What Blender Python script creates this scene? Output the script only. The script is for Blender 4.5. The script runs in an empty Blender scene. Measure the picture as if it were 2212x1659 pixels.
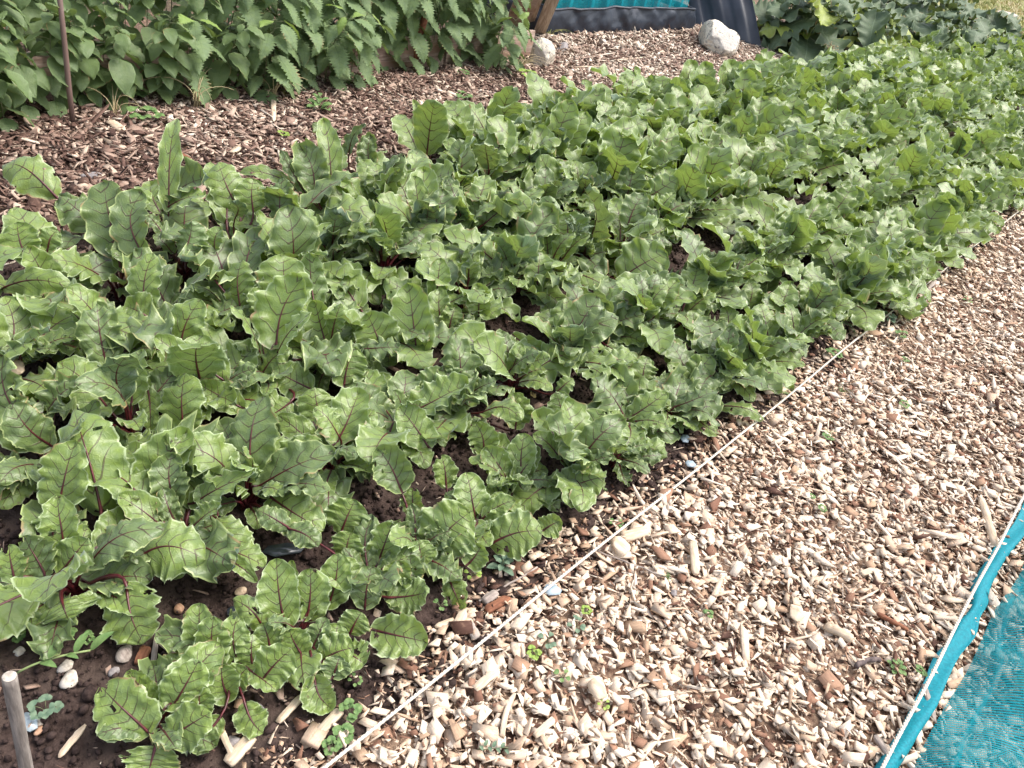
import bpy, math, random
import numpy as np
from mathutils import Matrix, Vector

rng = np.random.default_rng(7)
random.seed(7)
SC = bpy.context.scene
COL = SC.collection
UP = np.array([0., 0., 1.])

# ------------------------------------------------------------------ camera
FPX, ROLL, CH = 1750., math.radians(14.0), 1.45      # focal length in px of a 2212 px wide frame
VP = np.array([2797 - 1106., -23 - 829.5])           # where the crop rows and the strings meet
nrm = np.array([-math.sin(ROLL), math.cos(ROLL)])
PITCH = math.atan(-(VP @ nrm) / FPX)
gdn = np.array([nrm[0] * math.cos(PITCH), nrm[1] * math.cos(PITCH), math.sin(PITCH)])
Yc = np.array([VP[0], VP[1], FPX]); Yc /= np.linalg.norm(Yc)
Zc = -gdn; Xc = np.cross(Yc, Zc)
RW = np.array([Xc, Yc, Zc])                          # camera (right, down, forward) -> world
EYE = np.array([0., 0., CH])
cam = bpy.data.cameras.new('camera')
co = bpy.data.objects.new('camera', cam); COL.objects.link(co)
right, down, fwd = RW[:, 0], RW[:, 1], RW[:, 2]
M3 = Matrix([[right[i], -down[i], -fwd[i]] for i in range(3)])
co.matrix_world = Matrix.Translation(Vector(EYE)) @ M3.to_4x4()
cam.sensor_width = 36; cam.lens = 36 * FPX / 2212
cam.clip_start = 0.02; cam.clip_end = 500
SC.camera = co

def ray(px, py): return RW @ np.array([px - 1106., py - 829.5, FPX])
def G(px, py, h=0.):
    d = ray(px, py); t = (h - CH) / d[2]
    return EYE + d * t
def proj(p):
    q = (np.asarray(p, float) - EYE) @ RW            # to camera coords
    return q[..., 0] / q[..., 2] * FPX + 1106, q[..., 1] / q[..., 2] * FPX + 829.5, q[..., 2]
def unit(v):
    v = np.asarray(v, float); return v / (np.linalg.norm(v, axis=-1, keepdims=True) + 1e-12)

# ------------------------------------------------------------------ object helpers
def link(o, parent=None):
    COL.objects.link(o)
    if parent is not None: o.parent = parent
    return o
def tag(o, label=None, cat=None, group=None, kind=None):
    if label: o['label'] = label
    if cat: o['category'] = cat
    if group: o['group'] = group
    if kind: o['kind'] = kind
    return o
def empty(name, loc, rz=0):
    o = bpy.data.objects.new(name, None); COL.objects.link(o)
    o.location = Vector([float(c) for c in loc]); o.rotation_euler = (0, 0, rz)
    o.empty_display_size = .02
    return o
def mesh(name, V, F, mat, parent=None, attrs=None, smooth=True, world=True):
    """V world coordinates; F list of arrays (n,3) / (n,4). parent: Empty without rotation."""
    V = np.asarray(V, np.float32)
    if not isinstance(F, list): F = [F]
    me = bpy.data.meshes.new(name)
    loops = np.concatenate([f.ravel() for f in F]).astype(np.int32)
    tot = np.concatenate([np.full(len(f), f.shape[1], np.int32) for f in F])
    st = np.concatenate([[0], np.cumsum(tot)[:-1]]).astype(np.int32)
    if parent is not None and world:
        off = np.array(origin(parent), np.float32); V = V - off
    me.vertices.add(len(V)); me.vertices.foreach_set('co', V.ravel())
    me.loops.add(len(loops)); me.loops.foreach_set('vertex_index', loops)
    me.polygons.add(len(tot)); me.polygons.foreach_set('loop_start', st)
    me.polygons.foreach_set('loop_total', tot)
    me.update(calc_edges=True)
    if smooth: me.polygons.foreach_set('use_smooth', np.ones(len(tot), bool))
    for k, a in (attrs or {}).items():
        a = np.asarray(a, np.float32)
        if a.ndim == 1:
            at = me.attributes.new(k, 'FLOAT', 'POINT'); at.data.foreach_set('value', a)
        else:
            at = me.attributes.new(k, 'FLOAT_VECTOR', 'POINT'); at.data.foreach_set('vector', a.ravel())
    me.materials.append(mat)
    o = bpy.data.objects.new(name, me)
    return link(o, parent)
def origin(o):
    p = Vector((0, 0, 0))
    while o is not None: p = p + o.location; o = o.parent
    return p
class MB:
    def __init__(s): s.V = []; s.F = {3: [], 4: []}; s.A = {}; s.n = 0
    def add(s, V, F, **A):
        V = np.asarray(V, float)
        for f in (F if isinstance(F, list) else [F]):
            f = np.asarray(f); s.F[f.shape[1]].append(f + s.n)
        s.V.append(V); s.n += len(V)
        for k, a in A.items(): s.A.setdefault(k, []).append(np.asarray(a, float))
        return s
    def build(s, name, mat, parent=None, smooth=True):
        F = [np.concatenate(v) for v in s.F.values() if v]
        return mesh(name, np.concatenate(s.V), F, mat, parent, {k: np.concatenate(a) for k, a in s.A.items()}, smooth)

def grid_faces(nr, nc):
    i = np.arange(nr - 1)[:, None] * nc + np.arange(nc - 1)[None, :]
    i = i.ravel()
    return np.stack([i, i + 1, i + nc + 1, i + nc], 1)
def tube(path, rad, k=6, cap=True):
    path = np.asarray(path, float); n = len(path)
    rad = np.broadcast_to(np.asarray(rad, float), (n,))
    t = unit(np.gradient(path, axis=0))
    ref = np.array([.13, .21, 1.]) if abs(t[:, 2]).mean() < .8 else np.array([1., .2, .1])
    b = unit(np.cross(t, ref)); nn = np.cross(b, t)
    a = np.arange(k) * 2 * np.pi / k
    V = path[:, None] + rad[:, None, None] * (np.cos(a)[None, :, None] * b[:, None] + np.sin(a)[None, :, None] * nn[:, None])
    V = V.reshape(-1, 3)
    i = np.arange(n - 1)[:, None] * k; j = np.arange(k)[None, :]; j2 = (j + 1) % k
    F = np.stack([(i + j).ravel(), (i + j2).ravel(), (i + k + j2).ravel(), (i + k + j).ravel()], 1)
    Fs = [F]
    if cap:
        V = np.concatenate([V, path[:1], path[-1:]]); c0 = n * k
        jj = np.arange(k); j2 = (jj + 1) % k
        Fs.append(np.concatenate([np.stack([j2, jj, np.full(k, c0)], 1), np.stack([(n - 1) * k + jj, (n - 1) * k + j2, np.full(k, c0 + 1)], 1)]))
    return V, Fs
def bez(p0, p1, p2, p3, t):
    t = np.asarray(t)[:, None]
    return (1 - t) ** 3 * p0 + 3 * (1 - t) ** 2 * t * p1 + 3 * (1 - t) * t * t * p2 + t ** 3 * p3
def box(c, s, R=None):
    q = np.array([[x, y, z] for x in (-1, 1) for y in (-1, 1) for z in (-1, 1)]) * np.asarray(s) / 2
    if R is not None: q = q @ np.asarray(R).T
    F = np.array([[0, 1, 3, 2], [4, 6, 7, 5], [0, 4, 5, 1], [2, 3, 7, 6], [0, 2, 6, 4], [1, 5, 7, 3]])
    return q + np.asarray(c), F
# value noise in numpy
_perm = np.random.default_rng(3).random((256, 256))
def vnoise(x, y):
    xi = np.floor(x).astype(int); yi = np.floor(y).astype(int); fx = x - xi; fy = y - yi
    fx = fx * fx * (3 - 2 * fx); fy = fy * fy * (3 - 2 * fy)
    g = lambda a, b: _perm[a % 256, b % 256]
    return ((g(xi, yi) * (1 - fx) + g(xi + 1, yi) * fx) * (1 - fy) + (g(xi, yi + 1) * (1 - fx) + g(xi + 1, yi + 1) * fx) * fy) * 2 - 1
def fbm(x, y, o=4):
    r = 0; a = 1.
    for k in range(o): r = r + a * vnoise(x * 2 ** k + 17 * k, y * 2 ** k + 5 * k); a *= .5
    return r
_ico = None
def ico(sub=2):
    import bmesh
    bm = bmesh.new(); bmesh.ops.create_icosphere(bm, subdivisions=sub, radius=1)
    V = np.array([v.co[:] for v in bm.verts]); F = np.array([[v.index for v in f.verts] for f in bm.faces]); bm.free()
    return V, F

# ------------------------------------------------------------------ materials
def new_mat(name):
    m = bpy.data.materials.new(name); m.use_nodes = True; nt = m.node_tree; nt.nodes.clear()
    return m, nt
class NT:
    def __init__(s, nt): s.nt = nt
    def n(s, t, **kw):
        nd = s.nt.nodes.new(t)
        for k, v in kw.items(): setattr(nd, k, v)
        return nd
    def l(s, a, b): s.nt.links.new(a, b)
    def setin(s, sock, v):
        if isinstance(v, bpy.types.NodeSocket): s.l(v, sock)
        else: sock.default_value = v
    def math(s, op, a, b=None, c=None, clamp=False):
        nd = s.n('ShaderNodeMath', operation=op); nd.use_clamp = clamp
        s.setin(nd.inputs[0], a)
        if b is not None: s.setin(nd.inputs[1], b)
        if c is not None: s.setin(nd.inputs[2], c)
        return nd.outputs[0]
    def ss(s, v, lo, hi, a=0., b=1.):
        nd = s.n('ShaderNodeMapRange', interpolation_type='SMOOTHSTEP')
        s.setin(nd.inputs[0], v); s.setin(nd.inputs[1], lo); s.setin(nd.inputs[2], hi); s.setin(nd.inputs[3], a); s.setin(nd.inputs[4], b)
        return nd.outputs[0]
    def mix(s, f, a, b, mode='MIX'):
        nd = s.n('ShaderNodeMix', data_type='RGBA', blend_type=mode)
        s.setin(nd.inputs[0], f); s.setin(nd.inputs[6], rgba(a)); s.setin(nd.inputs[7], rgba(b))
        return nd.outputs[2]
    def attr(s, name):
        return s.n('ShaderNodeAttribute', attribute_name=name)
    def sep(s, v):
        nd = s.n('ShaderNodeSeparateXYZ'); s.l(v, nd.inputs[0]); return nd.outputs
    def noise(s, vec, scale, detail=3, rough=.6, dist=0.):
        nd = s.n('ShaderNodeTexNoise'); nd.inputs['Scale'].default_value = scale; nd.inputs['Detail'].default_value = detail
        nd.inputs['Roughness'].default_value = rough; nd.inputs['Distortion'].default_value = dist
        if vec is not None: s.l(vec, nd.inputs['Vector'])
        return nd.outputs['Fac'], nd.outputs['Color']
    def ramp(s, f, pts, interp='LINEAR'):
        nd = s.n('ShaderNodeValToRGB'); nd.color_ramp.interpolation = interp
        e = nd.color_ramp.elements
        while len(e) < len(pts): e.new(.5)
        for i, (p, c) in enumerate(pts): e[i].position = p; e[i].color = rgba(c)
        s.setin(nd.inputs[0], f); return nd.outputs[0]
    def bump(s, h, strength, dist, normal=None):
        nd = s.n('ShaderNodeBump'); nd.inputs['Strength'].default_value = strength; nd.inputs['Distance'].default_value = dist
        s.l(h, nd.inputs['Height'])
        if normal is not None: s.l(normal, nd.inputs['Normal'])
        return nd.outputs[0]
    def bsdf(s, col, rough=.7, spec=.5, normal=None, metal=0.):
        p = s.n('ShaderNodeBsdfPrincipled')
        s.setin(p.inputs['Base Color'], rgba(col)); s.setin(p.inputs['Roughness'], rough)
        s.setin(p.inputs['Specular IOR Level'], spec); s.setin(p.inputs['Metallic'], metal)
        if normal is not None: s.l(normal, p.inputs['Normal'])
        return p
    def out(s, sh):
        o = s.n('ShaderNodeOutputMaterial'); s.l(sh, o.inputs[0])
def rgba(c):
    if isinstance(c, bpy.types.NodeSocket): return c
    return (c[0], c[1], c[2], 1.) if len(c) == 3 else c

def leaf_mat(name, top, top2, under, rib, rough=.38, spec=.5, trans=.28, rim=(.42, .5, .2), vein=(.13, .05, .03),
             ribw=.0022, veinw=.0010, veinstr=.75, sheen=.0, bumpd=.0012, coat=0., sky_sheen=None):
    m, nt = new_mat(name); N = NT(nt)
    lf = N.sep(N.attr('lf').outputs['Vector']); l2 = N.sep(N.attr('lf2').outputs['Vector'])
    mx, sl, ph = lf[0], lf[1], lf[2]; u, sv, rnd = l2[0], l2[1], l2[2]
    comb = N.n('ShaderNodeCombineXYZ'); N.l(mx, comb.inputs[0]); N.l(sl, comb.inputs[1]); N.l(N.math('MULTIPLY', rnd, 7.3), comb.inputs[2])
    P = comb.outputs[0]
    nf, nc = N.noise(P, 45, 4, .6)
    nf2, _ = N.noise(P, 14, 2, .5)
    au = N.math('ABSOLUTE', u); amx = N.math('ABSOLUTE', mx)
    # midrib: broad at the base, thin at the tip
    rw = N.math('MULTIPLY', N.math('SUBTRACT', 1.06, sv), ribw)
    rib_f = N.ss(amx, N.math('MULTIPLY', rw, .55), N.math('MULTIPLY', rw, 1.25), 1., 0.)
    # side veins at whole numbers of the phase
    phn = N.math('ADD', ph, N.math('MULTIPLY', N.math('SUBTRACT', nf2, .5), 1.0))
    d = N.math('ABSOLUTE', N.math('SUBTRACT', phn, N.math('ROUND', phn)))
    vw = N.math('MULTIPLY', N.math('SUBTRACT', 1.1, au), veinw * 55)
    vein_f = N.math('MULTIPLY', N.math('MULTIPLY', N.ss(d, N.math('MULTIPLY', vw, .4), N.math('MULTIPLY', vw, 1.5), 1., 0.), veinstr), N.ss(au, .35, 1., 1., .35))
    vor = N.n('ShaderNodeTexVoronoi', feature='DISTANCE_TO_EDGE'); vor.inputs['Scale'].default_value = 95; N.l(P, vor.inputs['Vector'])
    net = N.ss(vor.outputs['Distance'], .02, .16, 1., 0.)
    base = N.mix(N.ss(nf, .3, .72), top, top2)
    if sky_sheen: base = N.mix(N.math('MULTIPLY', N.ss(rnd, .05, .30, 1., 0.), .65), base, sky_sheen)  # pale blue sky reflection painted into the colour of some leaves
    base = N.mix(N.math('MULTIPLY', N.ss(rnd, .35, 1.0), .65), base, under)
    base = N.mix(N.math('MULTIPLY', net, .22), base, N.mix(.5, base, rim))
    base = N.mix(vein_f, base, vein)
    un = N.mix(N.math('MULTIPLY', vein_f, .85), N.mix(N.ss(nf, .3, .75), under, N.mix(.45, under, top2)), N.mix(.25, rib, vein))
    back = N.n('ShaderNodeNewGeometry').outputs['Backfacing']
    colr = N.mix(back, base, un)
    colr = N.mix(N.ss(au, .91, .97, 0., .85), colr, rim)
    colr = N.mix(rib_f, colr, rib)
    edge = N.math('MULTIPLY', N.ss(N.math('ADD', au, N.math('MULTIPLY', nf, .25)), 1.02, 1.10), N.ss(nf2, .56, .66))
    colr = N.mix(edge, colr, (.30, .20, .09))
    # small blemishes
    sp = N.n('ShaderNodeTexVoronoi'); sp.inputs['Scale'].default_value = 38; N.l(P, sp.inputs['Vector'])
    spot = N.math('MULTIPLY', N.ss(sp.outputs['Distance'], .05, .13, .7, 0.), N.ss(nf2, .52, .6))
    colr = N.mix(spot, colr, (.16, .10, .05))
    h = N.math('SUBTRACT', N.math('MULTIPLY', nf, .8), N.math('ADD', N.math('MULTIPLY', net, .35), N.math('MULTIPLY', vein_f, .8)))
    bn = N.bump(h, .8, bumpd)
    rr = N.math('ADD', rough, N.math('MULTIPLY', N.math('SUBTRACT', nf, .5), .25))
    p = N.bsdf(colr, rr, spec, bn)
    if coat: p.inputs['Coat Weight'].default_value = coat; p.inputs['Coat Roughness'].default_value = .36
    if sheen:
        p.inputs['Sheen Weight'].default_value = sheen; p.inputs['Sheen Roughness'].default_value = .45; p.inputs['Sheen Tint'].default_value = (.80, .93, 1., 1)
    tr = N.n('ShaderNodeBsdfTranslucent'); N.l(bn, tr.inputs['Normal'])
    N.l(N.mix(N.math('MAXIMUM', rib_f, vein_f), N.mix(.5, under, (.33, .45, .06)), rib), tr.inputs['Color'])
    mx_ = N.n('ShaderNodeMixShader'); mx_.inputs[0].default_value = trans
    N.l(p.outputs[0], mx_.inputs[1]); N.l(tr.outputs[0], mx_.inputs[2]); N.out(mx_.outputs[0])
    return m

M = {}
M['beet'] = leaf_mat('beet_leaf', (.062, .122, .058), (.158, .232, .138), (.215, .300, .058), (.060, .012, .012), rough=.42, coat=.30, sheen=.28, trans=.32, sky_sheen=(.195, .270, .215), vein=(.060, .042, .020), ribw=.0030, veinw=.0012, veinstr=.8, rim=(.50, .60, .33))
M['beet_dark'] = leaf_mat('beet_leaf_dark', (.036, .074, .042), (.098, .152, .096), (.15, .21, .06), (.055, .012, .012), rough=.42, coat=.2, sheen=.2, trans=.24, vein=(.045, .035, .018), ribw=.0028, veinw=.0013, veinstr=.85)
M['nettle'] = leaf_mat('nettle_leaf', (.056, .100, .064), (.125, .178, .125), (.16, .23, .09), (.10, .15, .06), rough=.6, spec=.3,
                       trans=.22, rim=(.15, .22, .1), vein=(.035, .07, .03), ribw=.0012, veinw=.0007, veinstr=.6)
M['nettle_young'] = leaf_mat('nettle_tip_leaf', (.12, .22, .05), (.17, .28, .07), (.22, .31, .08), (.2, .3, .1), rough=.6, spec=.3,
                       trans=.25, rim=(.2, .3, .1), vein=(.1, .17, .05), ribw=.0012, veinw=.0007, veinstr=.5)
M['heart'] = leaf_mat('heart_leaf', (.058, .104, .052), (.110, .162, .088), (.14, .20, .075), (.12, .20, .07), rough=.5, spec=.35,
                      trans=.25, rim=(.17, .26, .1), vein=(.05, .10, .03), ribw=.0012, veinw=.0006, veinstr=.45)
M['kale'] = leaf_mat('brassica_leaf', (.028, .054, .036), (.078, .120, .088), (.10, .14, .07), (.20, .26, .16), rough=.58, spec=.3,
                     trans=.10, rim=(.16, .21, .13), vein=(.10, .15, .08), ribw=.0035, veinw=.0010, veinstr=.4)
M['kale_yellow'] = leaf_mat('brassica_leaf_yellow', (.20, .28, .045), (.28, .36, .07), (.32, .38, .08), (.35, .42, .2), rough=.45, spec=.4,
                     trans=.25, rim=(.4, .45, .2), vein=(.15, .22, .06), ribw=.003, veinw=.0010, veinstr=.5)
M['dead'] = leaf_mat('withered_leaf', (.45, .30, .09), (.52, .40, .16), (.5, .4, .2), (.2, .08, .04), rough=.7, spec=.2, trans=.1, rim=(.3, .18, .08), vein=(.25, .12, .05))

def plain(name, c1, c2, scale=30, rough=.7, spec=.4, bumpd=.002, bstr=.5, detail=5, stretch=None, lo=.3, hi=.7, trans=0., c3=None):
    m, nt = new_mat(name); N = NT(nt)
    tc = N.n('ShaderNodeTexCoord').outputs['Object']
    if stretch:
        mp = N.n('ShaderNodeMapping'); mp.inputs['Scale'].default_value = stretch; N.l(tc, mp.inputs[0]); tc = mp.outputs[0]
    nf, _ = N.noise(tc, scale, detail, .65)
    nb, _ = N.noise(tc, scale * .23, 3, .5)
    c = N.mix(N.ss(nf, lo, hi), c1, c2)
    if c3: c = N.mix(N.ss(nb, .48, .62), c, c3)
    p = N.bsdf(c, rough, spec, N.bump(nf, bstr, bumpd))
    if trans:
        t = N.n('ShaderNodeBsdfTranslucent'); N.l(c, t.inputs[0]); mm = N.n('ShaderNodeMixShader'); mm.inputs[0].default_value = trans
        N.l(p.outputs[0], mm.inputs[1]); N.l(t.outputs[0], mm.inputs[2]); N.out(mm.outputs[0])
    else: N.out(p.outputs[0])
    return m
M['stalk'] = plain('beet_stalk', (.045, .008, .010), (.115, .018, .022), 60, .35, .5, .0008)
M['stalk_green'] = plain('green_stalk', (.16, .22, .08), (.24, .30, .12), 60, .5, .4, .0006)
M['stem_nettle'] = plain('weed_stem', (.12, .15, .07), (.20, .20, .11), 70, .6, .3, .0006)
M['weed'] = plain('weed_leaf', (.10, .19, .06), (.19, .29, .10), 80, .6, .3, .0006, trans=.2)
M['weed_grey'] = plain('grey_weed_leaf', (.10, .17, .11), (.18, .25, .16), 80, .6, .3, .0006, trans=.2)
M['weed_bright'] = plain('bright_weed_leaf', (.22, .34, .06), (.32, .42, .10), 80, .6, .3, .0006, trans=.2)
M['straw'] = plain('dry_grass', (.42, .33, .18), (.60, .50, .30), 70, .6, .3, .0006, trans=.1)
M['grassblade'] = plain('grass_blade', (.20, .24, .07), (.42, .40, .16), 9, .6, .3, .0006, trans=.2, c3=(.50, .42, .24))
M['soil'] = plain('soil', (.030, .019, .016), (.090, .061, .052), 55, .95, .15, .012, 1., 8, c3=(.085, .060, .050))
M['crumb'] = plain('soil_crumb', (.022, .014, .013), (.068, .046, .040), 90, .95, .15, .003, .8)
M['underchips'] = plain('chip_bed', (.09, .05, .035), (.36, .25, .17), 75, .9, .2, .012, 1., 6, c3=(.14, .08, .055))
M['ground'] = plain('ground', (.045, .030, .022), (.13, .10, .06), 18, .95, .2, .02, .8, 8)
M['rope'] = plain('rope', (.50, .44, .36), (.76, .71, .62), 260, .8, .3, .0012, .6, c3=(.60, .54, .45))
M['stake'] = plain('weathered_stake', (.15, .13, .115), (.32, .28, .25), 40, .85, .2, .002, .6, stretch=(3, 3, .35))
M['board'] = plain('weathered_board', (.20, .13, .10), (.42, .33, .27), 26, .85, .2, .003, .6, stretch=(3, .3, 3), c3=(.30, .20, .15))
M['post'] = plain('pale_post', (.26, .19, .14), (.52, .43, .34), 26, .85, .2, .003, .6, stretch=(3, 3, .35), c3=(.34, .24, .17))
M['rust'] = plain('rusty_metal', (.13, .045, .025), (.26, .10, .055), 60, .8, .3, .002, .6)
M['pole'] = plain('mottled_pole', (.11, .07, .055), (.30, .26, .25), 22, .6, .4, .002, .5, stretch=(2, 2, .7), c3=(.17, .11, .09))
M['rock'] = plain('pale_rock', (.20, .18, .17), (.72, .65, .53), 34, .9, .3, .014, 1., 8, c3=(.50, .46, .41), lo=.36, hi=.50)
M['stone_pale'] = plain('pale_stone', (.30, .26, .22), (.60, .54, .46), 90, .85, .3, .003, .6, c3=(.40, .37, .34))
M['stone_tan'] = plain('tan_stone', (.35, .25, .17), (.55, .42, .30), 90, .7, .4, .002, .5)
M['stone_orange'] = plain('orange_pebble', (.28, .15, .09), (.45, .28, .18), 90, .7, .4, .002, .5)
M['stone_grey'] = plain('grey_stone', (.16, .14, .14), (.32, .29, .28), 90, .8, .4, .002, .5)
M['woodpale'] = plain('pale_wood', (.42, .31, .21), (.70, .57, .43), 70, .8, .3, .002, .7, stretch=(.25, 2, 2), c3=(.60, .48, .35))
M['woodred'] = plain('red_bark', (.12, .045, .025), (.30, .13, .07), 80, .85, .3, .003, .7, stretch=(.3, 2, 2))
M['woodgrey'] = plain('grey_wood', (.20, .16, .14), (.42, .36, .31), 80, .85, .3, .003, .7, stretch=(.3, 2, 2))
M['twig'] = plain('dark_twig', (.06, .045, .045), (.16, .12, .11), 80, .8, .3, .002, .7)
M['liner'] = plain('black_liner', (.010, .014, .024), (.022, .030, .046), 7, .45, .5, .01, .5, 3)
M['sheetplastic'] = plain('black_sheet', (.012, .017, .028), (.022, .030, .046), 5, .40, .5, .004, .3, 3, c3=(.024, .03, .042))
M['shard_dark'] = plain('dark_glass', (.03, .035, .045), (.07, .08, .09), 20, .15, .6, .001, .2)
M['shard_blue'] = plain('blue_grey_plastic', (.28, .36, .42), (.42, .50, .54), 20, .3, .5, .001, .2)
M['hem'] = plain('turquoise_hem', (.000, .15, .195), (.003, .23, .285), 160, .7, .3, .001, .6)

def chips_mat(name, ramp, dk=1.):
    m, nt = new_mat(name); N = NT(nt)
    tin = N.sep(N.attr('tint').outputs['Vector'])                      # x: which wood, y: bark side, z: shape id
    loc = N.attr('cl').outputs['Vector']                               # position inside the chip, along the grain
    mp = N.n('ShaderNodeMapping'); mp.inputs['Scale'].default_value = (60, 420, 420); N.l(loc, mp.inputs[0])
    g, _ = N.noise(mp.outputs[0], 1., 4, .65)
    nf, _ = N.noise(loc, 110, 3, .6)
    c = N.ramp(tin[0], ramp)
    c = N.mix(N.ss(g, .35, .75, 0., .42), c, N.mix(.7, c, (.16, .075, .04), 'MULTIPLY'))
    c = N.mix(N.ss(nf, .52, .75, 0., .45), c, (.30, .19, .12))
    p = N.bsdf(c, .82, .25, N.bump(g, .7, .0012)); N.out(p.outputs[0])
    return m
M['chips'] = chips_mat('fresh_wood_chips', [(0., (.085, .042, .030)), (.10, (.19, .095, .062)), (.20, (.33, .19, .125)), (.30, (.44, .30, .20)),
    (.40, (.54, .39, .275)), (.55, (.65, .505, .375)), (.75, (.73, .595, .46)), (.93, (.80, .69, .56)), (1., (.62, .50, .41))])
M['chips_brown'] = chips_mat('brown_wood_chips', [(0., (.055, .030, .024)), (.25, (.12, .068, .052)), (.42, (.21, .130, .100)), (.56, (.32, .225, .175)),
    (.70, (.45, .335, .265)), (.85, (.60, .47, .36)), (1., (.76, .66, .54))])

def net_mat():
    m, nt = new_mat('turquoise_netting'); N = NT(nt)
    uv = N.sep(N.attr('nt').outputs['Vector'])                         # metres along the two thread directions
    nz, _ = N.noise(N.attr('nt').outputs['Vector'], 9, 3, .5)
    def threads(c, pitch, w):
        f = N.math('PINGPONG', N.math('ADD', c, N.math('MULTIPLY', nz, .0006)), pitch / 2)
        return N.ss(f, pitch * w * .5, pitch * w, 1., 0.)
    a = N.math('MAXIMUM', N.math('MULTIPLY', threads(uv[0], .0034, .30), .55), threads(uv[1], .0080, .30))
    a = N.math('MAXIMUM', a, N.ss(uv[2], .0, 1., .10, 1.))
    nf, _ = N.noise(N.attr('nt').outputs['Vector'], 30, 2, .5)
    p = N.bsdf(N.mix(nf, (.000, .26, .33), (.005, .40, .47)), .55, .4)
    tl = N.n('ShaderNodeBsdfTranslucent'); tl.inputs[0].default_value = (.01, .36, .42, 1)
    ms = N.n('ShaderNodeMixShader'); ms.inputs[0].default_value = .35; N.l(p.outputs[0], ms.inputs[1]); N.l(tl.outputs[0], ms.inputs[2])
    t = N.n('ShaderNodeBsdfTransparent'); m2 = N.n('ShaderNodeMixShader')
    N.l(a, m2.inputs[0]); N.l(t.outputs[0], m2.inputs[1]); N.l(ms.outputs[0], m2.inputs[2]); N.out(m2.outputs[0])
    return m
M['net'] = net_mat()
def glass_mat():
    m, nt = new_mat('clear_glass'); N = NT(nt)
    p = N.bsdf((.75, .85, .9), .1, .5); p.inputs['Transmission Weight'].default_value = .6; N.out(p.outputs[0]); return m
M['glass'] = glass_mat()

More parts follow.
